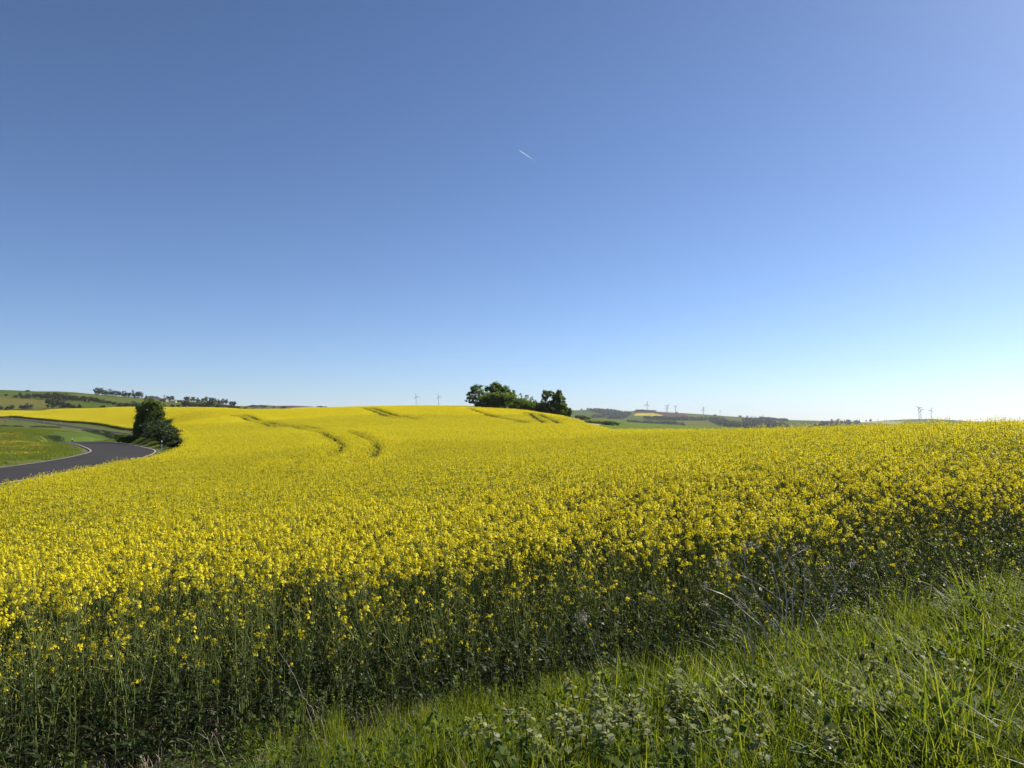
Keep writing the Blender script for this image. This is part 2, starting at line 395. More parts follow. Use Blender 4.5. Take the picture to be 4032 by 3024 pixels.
EDGE_A, EDGE_B = np.array((-3.4, 4.4)), np.array((5.15, 7.95))           # the near edge of the field
EDGE_D = (EDGE_B - EDGE_A) / np.linalg.norm(EDGE_B - EDGE_A)
EDGE_N = np.array((-EDGE_D[1], EDGE_D[0]))                               # into the crop
FIELD_EDGE = [tuple(P(px, row, d)[:2]) for px, row, d in ((620, 1786, 49), (722, 1750, 62), (735, 1724, 73), (697, 1698, 90), (647, 1670, 106))] + [(-57, 122), (-70, 152), (-88, 200), (-101, 236), (-118, 263)]
FIELD_POLY = [tuple(EDGE_A - EDGE_D * 5.4), tuple(EDGE_A), tuple(EDGE_B), (14, 11.4), (34, 18), (30, 34), (24, 56), (15, 66), (9.5, 76), (9.9, 92), (10.2, 112), (10.6, 135), (10.8, 155), (9.8, 172), (8, 185), (4, 230), (-30, 270), (-86, 290), (-137, 358), (-195, 425), (-320, 505), (-450, 580),
              (-390, 525)] + [tuple(P(px, row, d)[:2]) for px, row, d in ((-100, 1640, 482), (0, 1637, 440), (200, 1648, 360), (420, 1668, 307), (513, 1683, 285))] + FIELD_EDGE[::-1] + [tuple(P(400, 1820, 38)[:2]), tuple(P(200, 1852, 29)[:2]), tuple(P(0, 1888, 21)[:2]), (-10.3, 13), (-9.4, 7)]
FIELD_POLY = np.array(FIELD_POLY)
def edge_depth(xy): return (np.asarray(xy) - EDGE_A) @ EDGE_N

# ------------------------------------------------------------------ the ground sheet
az = np.concatenate([np.linspace(-180, -48, 60)[:-1], np.linspace(-48, 48, 420), np.linspace(48, 180, 60)[1:-1]])
rr = np.concatenate([[0.02], np.exp(np.linspace(math.log(.6), math.log(760), 430)), np.exp(np.linspace(math.log(800), math.log(11000), 22))])
A_, R_ = np.meshgrid(np.radians(az), rr)
gx, gy = R_ * np.sin(A_), R_ * np.cos(A_)
gxy = np.stack([gx.ravel(), gy.ravel()], 1)
gz = height(gxy)
me = mesh_grid('ground', np.concatenate([gxy, gz[:, None]], 1).reshape(*gx.shape, 3)[:, ::-1], [M['ground']], wrap=True)
tint = np.tile(np.array((0.050, 0.070, 0.020)), (len(gxy), 1))
rad = np.hypot(gxy[:, 0], gxy[:, 1])
rd = np.full(len(gxy), 99.0); k_ = (gxy[:, 0] < -8) & (rad < 620)
rd[k_] = np.sqrt(((gxy[k_][:, None] - ROADL[None, ::2, :2]) ** 2).sum(-1).min(1)) if k_.sum() < 40000 else np.concatenate([np.sqrt(((q[:, None] - ROADL[None, ::2, :2]) ** 2).sum(-1).min(1)) for q in np.array_split(gxy[k_], 12)])
WHEAT = [P(px, row, d)[:2] for px, row, d in ((462, 1735, 185), (300, 1731, 165), (200, 1712, 160), (190, 1702, 190), (330, 1690, 240), (380, 1697, 240), (470, 1722, 215))]
DANDY = [P(px, row, d)[:2] for px, row, d in ((-300, 1800, 62), (0, 1806, 61), (120, 1800, 65), (250, 1775, 82), (140, 1735, 110), (60, 1712, 145), (-200, 1712, 150))]
meadow = (gxy[:, 0] < -10) & (gxy[:, 1] > 10)
tint[meadow] = (0.070, 0.090, 0.018)
tint[inside(np.array(WHEAT), gxy)] = (0.054, 0.088, 0.012)
tint[(gxy[:, 0] > 8) & (gxy[:, 1] > 60)] = (0.080, 0.118, 0.008)          # young wheat beyond the crest
tint[rad > 640] = (0.050, 0.080, 0.022)
tint[inside(FIELD_POLY, gxy)] = (0.016, 0.013, 0.008)  # soil tone darkened to carry the shade between the stalks
near = (rad < 14) & ~inside(FIELD_POLY, gxy)
tint[near] = (0.030, 0.034, 0.012)
fade = np.clip((3.5 - rd) / .4, 0, 1)[:, None]
tint = tint * (1 - fade) + np.array((0.12, 0.11, 0.07)) * fade            # gritty road shoulder
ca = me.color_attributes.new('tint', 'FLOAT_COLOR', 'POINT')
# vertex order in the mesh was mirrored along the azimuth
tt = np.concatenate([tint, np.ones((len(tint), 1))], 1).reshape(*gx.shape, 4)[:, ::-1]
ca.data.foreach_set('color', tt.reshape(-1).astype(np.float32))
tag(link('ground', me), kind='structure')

# ------------------------------------------------------------------ the road: asphalt sheet and its pale edge lines
RL = smooth_line(ROAD, 0.6)
tang = nrm(np.gradient(RL[:, :2], axis=0)); side2 = np.stack([tang[:, 1], -tang[:, 0]], 1)
HALF = 2.85
us = np.linspace(-HALF, HALF, 7)
V = np.zeros((len(RL), len(us), 3))
for j, u in enumerate(us):
    V[:, j, :2] = RL[:, :2] + side2 * u
    V[:, j, 2] = RL[:, 2] + .03 * (1 - (u / HALF) ** 2)
tag(link('road', mesh_grid('road', V, [M['asphalt']])), kind='structure')
for sgn in (-1, 1):
    V = np.zeros((len(RL), 2, 3))
    for j, u in enumerate((2.6, 2.74) if sgn > 0 else (-2.74, -2.6)):
        V[:, j, :2] = RL[:, :2] + side2 * u
        V[:, j, 2] = RL[:, 2] + .03 * (1 - (u / HALF) ** 2) + .012
    tag(link('road_markings', mesh_grid('road_markings', V, [M['line']])), kind='structure')
# a gravel farm track running over the crest's shoulder
pl = smooth_line([(*P(px, row, d)[:2], 0) for px, row, d in ((2250, 1640, 210), (2292, 1648, 200), (2318, 1659, 186), (2338, 1672, 172), (2356, 1684, 160), (2385, 1702, 146))], 1.0)
pt = nrm(np.gradient(pl[:, :2], axis=0)); ps = np.stack([pt[:, 1], -pt[:, 0]], 1)
V = np.zeros((len(pl), 4, 3))
for j, u in enumerate((-1.5, -.5, .5, 1.5)):
    V[:, j, :2] = pl[:, :2] + ps * u + np.array((-1.8, 0))
    V[:, j, 2] = height(V[:, j, :2]) + .08
tag(link('path', mesh_grid('path', V, [M['path']])), kind='structure')
PATHL = V[:, 1:3].mean(1)

# ------------------------------------------------------------------ hills beyond: each a sheet rising to a ridge, its fields are its materials
class Hill:
    def __init__(self, ridge, base, d0, d1, mats, fields, step=5, rows=60, name='hill', ease=1.25):
        self.ridge, self.base, self.d0, self.d1, self.ease = np.array(ridge, float), np.array(base, float), d0, d1, ease
        cols = np.arange(ridge[0][0], ridge[-1][0] + step, step, dtype=float)
        t = np.concatenate([[-.15], np.linspace(0, 1, rows), [1.06, 1.2]])
        V = np.array([[self.at(px, tt) for px in cols] for tt in t])
        pxg, tg = np.meshgrid((cols[:-1] + cols[1:]) / 2, (t[:-1] + t[1:]) / 2)
        rowg = self.row(pxg.ravel(), np.clip(tg.ravel(), 0, 1))
        q = np.stack([pxg.ravel(), rowg], 1)
        idx = np.zeros(len(q), int)
        names = [mats]
        for f, poly in fields:
            if f not in names: names.append(f)
            idx[inside(poly, q)] = names.index(f)
        self.obj = tag(link(name, mesh_grid(name, V, [FIELD[n] for n in names], idx.reshape(pxg.shape))), kind='structure')
    def row(self, px, t):
        s, b = np.interp(px, self.ridge[:, 0], self.ridge[:, 1]), np.interp(px, self.base[:, 0], self.base[:, 1])
        return b + (s - b) * t ** (1 / self.ease)
    def at(self, px, t):
        d = self.d0 + (self.d1 - self.d0) * t
        p = P(px, self.row(px, min(max(t, 0), 1)), d)
        if t > 1: p[2] -= (t - 1) * (self.d1 - self.d0) * .25
        if t < 0: p[2] = min(p[2], -4) - 25
        return p
    def place(self, px, row):
        s, b = np.interp(px, self.ridge[:, 0], self.ridge[:, 1]), np.interp(px, self.base[:, 0], self.base[:, 1])
        t = min(max((row - b) / (s - b), 0), 1) ** self.ease
        return self.at(px, t), self.d0 + (self.d1 - self.d0) * t

west = Hill([(-900, 1500), (-400, 1522), (0, 1535), (60, 1537), (150, 1541), (230, 1541), (300, 1545), (380, 1553), (450, 1559), (520, 1564), (570, 1570), (620, 1575), (700, 1579), (780, 1583), (860, 1589), (910, 1596), (960, 1599), (1010, 1606), (1060, 1616), (1120, 1628)],
            [(-900, 1640), (0, 1640), (700, 1632), (1120, 1640)], 520, 1060, 'green',
            [('grass_far', [(-900, 1500), (-900, 1560), (0, 1562), (190, 1566), (330, 1579), (420, 1590), (560, 1600), (640, 1598), (640, 1574), (560, 1566), (380, 1553), (380, 1500)]),
             ('green', [(-900, 1480), (400, 1480), (330, 1552), (200, 1556), (120, 1562), (0, 1560), (-900, 1545)]),
             ('olive', [(-900, 1562), (0, 1565), (60, 1568), (190, 1574), (190, 1600), (250, 1609), (0, 1614), (-900, 1618)]),
             ('grass_far', [(640, 1560), (1130, 1590), (1130, 1640), (640, 1640)])])
mid = Hill([(930, 1606), (970, 1598), (1030, 1594), (1090, 1598), (1150, 1597), (1220, 1600), (1280, 1604), (1350, 1609), (1500, 1612), (1800, 1612), (2100, 1625)],
           [(930, 1650), (2100, 1660)], 1300, 2600, 'green',
           [('plough', [(1040, 1590), (1230, 1590), (1215, 1603), (1150, 1609), (1090, 1606)]),
            ('pale', [(1145, 1606), (1220, 1602), (1400, 1602), (1400, 1640), (1145, 1612)]),
            ('dark', [(960, 1590), (1040, 1590), (1046, 1606), (990, 1603)])])
FOREST = {
    'leafy wood in a fold of the far ridge, left of the yellow field': [(2310, 1616), (2360, 1613), (2400, 1616), (2450, 1624), (2482, 1626), (2476, 1640), (2452, 1650), (2392, 1650), (2404, 1637), (2365, 1629)],
    'small round copse on the pale green slope beyond the farm track': [(2330, 1640), (2388, 1634), (2392, 1644), (2330, 1647)],
    'long dark copse on the skyline around the lone wind turbine': [(2502, 1618), (2540, 1616), (2582, 1620), (2582, 1622), (2502, 1621)],
    'dark strip of wood just below the small yellow field': [(2535, 1645), (2610, 1642), (2640, 1648), (2700, 1646), (2772, 1648), (2780, 1656), (2700, 1656), (2640, 1656), (2540, 1652)],
    'wooded valley side above the hidden village roofs': [(2470, 1660), (2540, 1664), (2650, 1664), (2690, 1672), (2700, 1688), (2620, 1684), (2550, 1672), (2470, 1664)],
    'dark wood on the slope left of the conifer plantation': [(2775, 1648), (2850, 1650), (2862, 1664), (2920, 1669), (2920, 1688), (2860, 1688), (2805, 1665)],
    'tall dark conifer plantation right of the radio mast': [(2922, 1652), (2940, 1648), (2990, 1651), (3050, 1660), (3100, 1676), (3112, 1688), (2925, 1690)],
    'thin wood along the ridge behind the conifer plantation': [(2990, 1647), (3040, 1650), (3100, 1656), (3100, 1659), (2990, 1651)],
    'low dark wood on the far slope between conifers and pale fields': [(3180, 1680), (3240, 1668), (3300, 1664), (3385, 1664), (3388, 1670), (3300, 1674), (3240, 1682)],
}
east = Hill([(2080, 1622), (2245, 1616), (2310, 1614), (2400, 1616), (2450, 1621), (2500, 1618), (2580, 1620), (2640, 1624), (2700, 1627), (2790, 1633), (2840, 1637), (2900, 1641), (2990, 1647), (3060, 1652), (3120, 1654), (3200, 1656), (3300, 1659), (3390, 1663), (3480, 1668), (3560, 1676)],
            [(2080, 1705), (3560, 1700)], 1500, 4600, 'grass_far',
            [('green', [(2080, 1610), (2380, 1614), (2375, 1634), (2330, 1640), (2080, 1645)]), ('green', [(2470, 1640), (2560, 1655), (2680, 1652), (2640, 1662), (2500, 1662)]),
             ('plough', [(2498, 1620), (2560, 1620), (2640, 1624), (2700, 1630), (2712, 1641), (2660, 1643), (2616, 1639), (2590, 1629), (2500, 1626)]),
             ('rape', [(2497, 1636), (2500, 1629), (2520, 1626), (2572, 1627), (2612, 1635), (2590, 1639), (2545, 1637)]),
             ('olive', [(2670, 1660), (2740, 1657), (2800, 1668), (2850, 1684), (2800, 1692), (2700, 1694), (2680, 1672)]),
             ('green', [(3050, 1655), (3330, 1660), (3260, 1668), (3200, 1676), (3110, 1672)])]
            + [('dark', p) for p in FOREST.values()], step=3, rows=90)
far = Hill([(3180, 1680), (3280, 1672), (3380, 1664), (3440, 1659), (3500, 1655), (3580, 1651), (3660, 1649), (3740, 1653), (3830, 1659), (3960, 1662), (4100, 1664), (4400, 1668), (4900, 1672)],
           [(3180, 1700), (4900, 1700)], 3000, 5600, 'green',
           [('pale', [(3380, 1663), (3440, 1658), (3560, 1659), (3540, 1672), (3380, 1672)]), ('olive', [(3565, 1660), (3650, 1656), (3640, 1665), (3560, 1672)])], step=5, rows=50)

# ------------------------------------------------------------------ rapeseed plants at four levels of detail
def petal_flower(rng, p, n, s):
    """a four-petalled flower at p facing n"""
    n = nrm(n); u = nrm(np.cross(n, rng.normal(size=3))); w = np.cross(n, u)
    out = []
    for a, b in ((u, w), (w, -u), (-u, -w), (-w, u)):
        out.append([p, p + a * s * .55 + b * s * .32 + n * s * .12, p + a * s + n * s * .05, p + a * s * .55 - b * s * .32 + n * s * .12])
    return out
def raceme(rng, D, p, up, nfl, lod, size=1.0):
    up = nrm(up)
    if lod == 0:
        for i in range(nfl):
            a = rng.uniform(0, 2 * math.pi); h = rng.uniform(-.034, .016) * size
            r = rng.uniform(.010, .027) * size
            o = np.array((math.cos(a), math.sin(a), 0))
            q = p + up * h + o * r
            D['petal'] += petal_flower(rng, q, o * .7 + up * rng.uniform(.2, 1.0), rng.uniform(.0098, .0142))
        for i in range(5):
            o = rng.normal(size=3) * .007
            b = p + up * rng.uniform(.004, .022) + o
            D['bud'].extend(rand_quads(rng, b[None], .011))
        for i in range(int(rng.integers(2, 7))):                       # young pods below the flowers
            a = rng.uniform(0, 2 * math.pi); o = np.array((math.cos(a), math.sin(a), 0))
            q = p - up * rng.uniform(.05, .16)
            D['stem'].extend(ribbon([q, q + o * .018 + up * .012, q + o * .03 + up * .045], np.array((-o[1], o[0], 0)), [.0018, .003, .001]))
    else:
        n, s, sp_ = {1: (max(4, int(nfl * 1.05)), .021, .024), 2: (4, .036, .028), 3: (3, .058, .034)}[lod]
        pts = p + rng.normal(size=(n, 3)) * sp_ * np.array((1, 1, .9)) - up * .015
        D['petal'].extend(rand_quads(rng, pts, s * size, out=np.array((0, 0, 1.0)), outw=.5))
        if lod == 1: D['bud'].extend(rand_quads(rng, p[None] + up * .012, .02))
def rape_plant(rng, h, nbr, nfl, lod, leaves=6, empty_tips=0.0, lowfl=.72, lsz=1.0):
    D = {'stem': [], 'leaf': [], 'petal': [], 'bud': []}
    lean = rng.normal(size=2) * .05 * h
    def at(t): return np.array((lean[0] * t ** 1.5 + .012 * math.sin(5 * t + lean[0] * 90), lean[1] * t ** 1.5 + .012 * math.cos(4 * t + lean[1] * 90), h * t))
    ts = np.linspace(0, 1, 6 if lod < 2 else 3)
    pts = np.array([at(t) for t in ts])
    if lod == 0: D['stem'].extend(tube(pts, np.linspace(.0054, .0019, len(ts)), 4))
    else:
        a = rng.uniform(0, math.pi); s = np.array((math.cos(a), math.sin(a), 0)); s2 = np.array((-s[1], s[0], 0))
        w = np.linspace(.011, .005, len(ts)) * (1, 1, 1.4, 1.6)[lod]
        D['stem'].extend(ribbon(pts, s, w))
        if lod == 1: D['stem'].extend(ribbon(pts, s2, w))
    if rng.random() > empty_tips: raceme(rng, D, pts[-1], pts[-1] - pts[-2], nfl, lod, 1.1)
    else: D['bud'].extend(rand_quads(rng, pts[-1] + rng.normal(size=(6, 3)) * .008, .012))
    for i in range(nbr):
        t0 = rng.uniform(.36, .82); b = at(t0); a = i * 2.4 + rng.uniform(-.5, .5)
        o = np.array((math.cos(a), math.sin(a), 0)); ztip = h * rng.uniform(lowfl, 1.0)
        ztip = max(ztip, b[2] + .08); ln = rng.uniform(.06, .17)
        m = b + o * ln * .55 + np.array((0, 0, (ztip - b[2]) * .42)); e = b + o * ln + np.array((0, 0, ztip - b[2]))
        q = np.array([b, m, e])
        if lod == 0: D['stem'].extend(tube(q, [.0026, .002, .0014], 3))
        elif lod < 3: D['stem'].extend(ribbon(q, np.array((-o[1], o[0], 0)), np.array((.006, .005, .004)) * (1 if lod == 1 else 1.5)))
        if rng.random() > empty_tips: raceme(rng, D, e, e - m, max(3, int(nfl * rng.uniform(.5, 1))), lod)
        elif lod == 0: D['bud'].extend(rand_quads(rng, e + rng.normal(size=(5, 3)) * .007, .011))
        if lod < 2:                                                     # a small clasping leaf under the branch
            l = rng.uniform(.045, .085); d = o * .8 + np.array((0, 0, .5))
            D['leaf'].extend(ribbon([b, b + d * l * .5, b + d * l + np.array((0, 0, -.02))], np.array((-o[1], o[0], 0)), [.006, .016, .001]))
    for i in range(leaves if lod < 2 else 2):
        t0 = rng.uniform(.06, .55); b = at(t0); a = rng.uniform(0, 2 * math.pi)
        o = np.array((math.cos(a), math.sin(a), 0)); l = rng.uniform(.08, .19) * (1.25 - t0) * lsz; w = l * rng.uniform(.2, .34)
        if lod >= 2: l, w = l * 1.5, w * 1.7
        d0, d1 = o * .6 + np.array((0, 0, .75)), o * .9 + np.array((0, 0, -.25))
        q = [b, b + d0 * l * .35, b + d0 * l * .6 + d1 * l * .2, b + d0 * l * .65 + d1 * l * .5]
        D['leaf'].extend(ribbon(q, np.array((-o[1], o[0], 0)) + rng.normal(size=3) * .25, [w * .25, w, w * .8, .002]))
    return {k: np.array(v, float).reshape(-1, 4, 3) for k, v in D.items()}
MATOF = {'stem': 'rape_stem', 'leaf': 'rape_leaf', 'petal': 'petal', 'bud': 'bud'}
def plant_mesh(name, D):
    return mesh_quads(name, [(D[k], M[MATOF[k]]) for k in ('stem', 'leaf', 'petal', 'bud')])
def patch(rng, plants, size, n, round_=False):
    out = {k: [] for k in MATOF}
    m = int(math.ceil(math.sqrt(n)))
    cells = [(i, j) for i in range(m) for j in range(m)]; rng.shuffle(cells)
    for i, j in cells[:n]:
        D = plants[int(rng.integers(len(plants)))]
        x, y = ((i + rng.uniform(0, 1)) / m - .5) * size, ((j + rng.uniform(0, 1)) / m - .5) * size
        s = rng.uniform(.88, 1.08)
        if rng.random() < .06: s *= 1.1
        rz = rng.uniform(0, 6.28)
        for k in out:
            if len(D[k]): out[k].append(xform(D[k], s, rz, (x, y, 0)))
    return {k: np.concatenate(v) if v else np.zeros((0, 4, 3)) for k, v in out.items()}
rng = np.random.default_rng(7)
CORE0 = [rape_plant(rng, rng.uniform(1.0, 1.13), int(rng.integers(4, 7)), int(rng.integers(9, 20)), 0, leaves=7, empty_tips=.16) for _ in range(14)]
EDGE0 = [rape_plant(rng, rng.uniform(.85, 1.1), int(rng.integers(4, 8)), int(rng.integers(3, 7)), 0, leaves=13, empty_tips=.92, lowfl=.45, lsz=.8) for _ in range(12)]   # leafy outer plants, hardly in bloom
EDGE0 += [rape_plant(rng, rng.uniform(.92, 1.12), int(rng.integers(4, 8)), int(rng.integers(8, 15)), 0, leaves=10, empty_tips=.58, lowfl=.5, lsz=.68) for _ in range(10)]  # thinly flowering ones behind
P1 = [rape_plant(rng, rng.uniform(1.0, 1.13), int(rng.integers(5, 8)), int(rng.integers(6, 13)), 1, leaves=5, empty_tips=.12) for _ in range(8)]
P2 = [rape_plant(rng, rng.uniform(1.0, 1.13), int(rng.integers(5, 8)), 11, 2) for _ in range(8)]
P3 = [rape_plant(rng, rng.uniform(1.0, 1.13), 5, 11, 3) for _ in range(8)]

# ------------------------------------------------------------------ scattering: a point cloud whose points carry turn, size and kind
def proto_set(name, meshes):
    col = bpy.data.collections.new(name)
    for i, me in enumerate(meshes):
        o = bpy.data.objects.new('%s_%02d' % (name, i), me); col.objects.link(o)
    return col
def scatter(name, protos, pts, rot, scl, idx):
    pts = np.asarray(pts, float); n = len(pts)
    me = bpy.data.meshes.new(name)
    me.vertices.add(n); me.vertices.foreach_set('co', pts.ravel())
    for an, ty, val in (('turn', 'FLOAT_VECTOR', np.asarray(rot, float)), ('size', 'FLOAT_VECTOR', np.asarray(scl, float))):
        a = me.attributes.new(an, ty, 'POINT'); a.data.foreach_set('vector', val.astype(np.float32).ravel())
    a = me.attributes.new('which', 'INT', 'POINT'); a.data.foreach_set('value', np.asarray(idx, np.int32))
    me.update()
    ng = bpy.data.node_groups.new(name, 'GeometryNodeTree')
    ng.interface.new_socket('Geometry', in_out='INPUT', socket_type='NodeSocketGeometry')
    ng.interface.new_socket('Geometry', in_out='OUTPUT', socket_type='NodeSocketGeometry')
    N = ng.nodes.new
    gi, go, iop, ci = N('NodeGroupInput'), N('NodeGroupOutput'), N('GeometryNodeInstanceOnPoints'), N('GeometryNodeCollectionInfo')
    ci.inputs['Collection'].default_value = protos
    ci.inputs['Separate Children'].default_value = True
    ci.inputs['Reset Children'].default_value = True
    iop.inputs['Pick Instance'].default_value = True
    def attr(nm, ty):
        a = N('GeometryNodeInputNamedAttribute'); a.data_type = ty; a.inputs['Name'].default_value = nm
        return next(o for o in a.outputs if o.enabled and o.name == 'Attribute')
    e2r = N('FunctionNodeEulerToRotation')
    L = ng.links.new
    L(gi.outputs[0], iop.inputs['Points']); L(ci.outputs[0], iop.inputs['Instance'])
    L(attr('which', 'INT'), iop.inputs['Instance Index'])
    L(attr('turn', 'FLOAT_VECTOR'), e2r.inputs[0]); L(e2r.outputs[0], iop.inputs['Rotation'])
    L(attr('size', 'FLOAT_VECTOR'), iop.inputs['Scale'])
    L(iop.outputs[0], go.inputs[0])
    o = link(name, me)
    md = o.modifiers.new('scatter', 'NODES'); md.node_group = ng
    return o
def tilt(xy, yaw):
    """euler turns that lay things on the slope with the given yaw"""
    e = .4
    dzx = (height(xy + (e, 0)) - height(xy - (e, 0))) / (2 * e); dzy = (height(xy + (0, e)) - height(xy - (0, e))) / (2 * e)
    out = np.zeros((len(xy), 3))
    for i in range(len(xy)):
        n = Vector((-dzx[i], -dzy[i], 1)).normalized()
        q = Vector((0, 0, 1)).rotation_difference(n) @ Quaternion((0, 0, 1), yaw[i])
        out[i] = q.to_euler()
    return out

# wheel tracks of the sprayer: pairs of lines where the crop is missing
def track(pix):
    p = np.array([(*ground_hit(px, row, CROP * .8)[:2], 0) for px, row in pix])
    return smooth_line(p, 1.0)[:, :2]
TRACKS = [track(t) for t in (
    [(912, 1637), (960, 1648), (1040, 1668), (1090, 1681), (1170, 1686), (1240, 1700), (1290, 1718), (1330, 1738), (1352, 1757), (1335, 1776), (1300, 1795), (1268, 1812)],
    [(958, 1634), (1010, 1650), (1075, 1665), (1120, 1675), (1230, 1685), (1340, 1698), (1420, 1716), (1470, 1740), (1492, 1765), (1475, 1790), (1430, 1815), (1385, 1838)],
    [(1425, 1606), (1470, 1620), (1520, 1638), (1570, 1648)], [(1465, 1606), (1510, 1620), (1560, 1636), (1610, 1645), (1650, 1653)],
    [(1845, 1609), (1880, 1622), (1940, 1638), (2010, 1652), (2080, 1668)],
    [(2085, 1626), (2100, 1640), (2125, 1655), (2150, 1668)], [(2115, 1628), (2150, 1645), (2185, 1660), (2210, 1672)],
    [(1290, 1795), (1230, 1803), (1150, 1808)], [(1240, 1795), (1180, 1822), (1100, 1842)],
    [(790, 1654), (850, 1651), (920, 1645), (985, 1642)],
)]
TRK = np.concatenate([np.concatenate([smooth_line(np.c_[t, np.zeros(len(t))], .5)[:, :2]]) for t in TRACKS])
def bare_spots(xy):
    """thin places where the crop stands lower"""
    x, y = xy[:, 0], xy[:, 1]
    return np.sin(x * .31 + 1.3 * np.sin(y * .17)) * np.sin(y * .23 + 1.7 * np.sin(x * .11))

TAN = math.tan(R(33)) + .16
PT = {k: [] for k in 'P0 E0 A1 H1 A2 B2 C2 A3 B3'.split()}          # lists of (x, y)
def trk_d(cx, cy): return math.sqrt(((TRK - (cx, cy)) ** 2).sum(1).min())
rs = np.random.default_rng(11)
def descend(cx, cy, s):
    half = s / 2; dist = math.hypot(cx, cy)
    if cy < -3 or abs(cx) - half > TAN * (cy + half) + 3.5: return
    k = (np.arange(5) / 4 - .5) * s
    q = np.array([(cx + a, cy + b) for a in k for b in k])
    ins = inside(FIELD_POLY, q)
    if not ins.any() and s <= 4: return
    lim = (4 if dist > 150 else 2 if dist > 50 else 1 if dist > 15 else 0.5)
    td = trk_d(cx, cy) if 28 < dist < 260 else 99
    whole = ins.all() and td > s * .75 + .75
    ed = edge_depth((cx, cy))
    if s <= lim and whole and ed > s * .75 + 1.0:
        if dist > 150: PT['A3' if s == 4 else 'B3'].append((cx, cy)); return
        if dist > 50: PT['A2' if s == 2 else 'B2'].append((cx, cy)); return
        if dist > 15: PT['A1'].append((cx, cy)); return
    if s > .5 and not (s <= 1 and dist > 110):
        for a in (-.25, .25):
            for b in (-.25, .25): descend(cx + a * s, cy + b * s, s / 2)
        return
    # smallest cells: single plants (near) or small clumps (far), each tested by itself
    per = (14 if ed < 2.4 else 10) if dist < 15 else 9 if dist < 30 else (3 if dist < 110 else 6)
    n = max(1, int(per * (s / .5) ** 2)) if dist < 110 else int(5 * s * s)
    p = np.array((cx, cy)) + rs.uniform(-half, half, size=(n, 2))
    p = p[inside(FIELD_POLY, p)]
    if not len(p): return
    if td < 3:
        d = np.sqrt(((p[:, None] - TRK[None]) ** 2).sum(-1).min(1)); p = p[d > rs.uniform(.8, 1.2, size=len(d)) * float(np.interp(dist, (40, 60, 90, 140, 220), (.34, .40, .56, .58, .6)))]
    for a in p:
        if dist < 15: PT['E0' if edge_depth(a) + rs.normal() * .6 < 1.85 + .45 * math.sin(a[0] * 1.7) else 'P0'].append(tuple(a))
        elif dist < 30: PT['H1'].append(tuple(a))
        else: PT['C2'].append(tuple(a))
for i in range(-26, 5):
    for j in range(-1, 34):
        descend(i * 16 + 8, j * 16 + 8, 16)
for k in PT: PT[k] = np.array(PT[k], float).reshape(-1, 2)
print('RAPE', {k: len(v) for k, v in PT.items()})

# single plants along the near edge: each a thing of its own (stalk, leaves, blossoms, buds)
e0 = PT['E0']; ed = edge_depth(e0); vis = (np.abs(e0[:, 0]) < .655 * e0[:, 1] + .05) & (e0[:, 1] > 2.0)
order = [i for i in np.argsort(ed) if vis[i]][:290]
single = set(order)
edge_parts = []
for D in EDGE0:
    edge_parts.append([(nm, mesh_quads(nm, [(D[k], M[MATOF[k]])])) for nm, k in (('stalk', 'stem'), ('leaves', 'leaf'))] + [('blossoms', mesh_quads('blossoms', [(D['petal'], M['petal']), (D['bud'], M['bud'])]))])
for n_, i in enumerate(order):
    x, y = e0[i]; v = int(rs.integers(12)) if rs.random() < (.9 if x > -.9 else .7) else int(rs.integers(12, len(EDGE0)))
    s = rs.uniform(.5, 1.0) if ed[i] < .5 else rs.uniform(.7, 1.05)
    r = empty('rapeseed_plant', (x, y, h1(x, y) - .01), rs.uniform(0, 6.28)); r.scale = (s, s, s)
    r.rotation_euler = (rs.normal() * .11, rs.normal() * .11, r.rotation_euler[2])
    tag(r, 'thin leggy rapeseed plant with few yellow blossoms, in the front rank along the grassy verge', 'rapeseed plant', 'rapeseed plants along the near edge of the field')
    for nm, me in edge_parts[v]:
        link(nm, me, r)
# the rest of the crop, uncountable: one object of stuff
sets = []
rest = np.array([p for i, p in enumerate(e0) if i not in single]).reshape(-1, 2)
protos, kinds = [], {}
def add_kind(k, meshes):
    kinds[k] = (len(protos), len(meshes)); protos.extend(meshes)
add_kind('E0', [plant_mesh('edge_plant', D) for D in EDGE0])
add_kind('P0', [plant_mesh('plant', D) for D in CORE0])
add_kind('A1', [plant_mesh('patch', patch(rng, P1, 1.0, 34)) for _ in range(6)])
add_kind('H1', [plant_mesh('plant', D) for D in P1])
add_kind('A2', [plant_mesh('patch', patch(rng, P2, 2.0, 132)) for _ in range(5)])
add_kind('B2', [plant_mesh('patch', patch(rng, P2, 1.0, 34)) for _ in range(4)])
add_kind('C2', [plant_mesh('clump', patch(rng, P2, .36, 3)) for _ in range(8)])
add_kind('A3', [plant_mesh('patch', patch(rng, P3, 4.0, 420)) for _ in range(5)])
add_kind('B3', [plant_mesh('patch', patch(rng, P3, 2.0, 110)) for _ in range(4)])
ap, ar, asz, ai = [], [], [], []
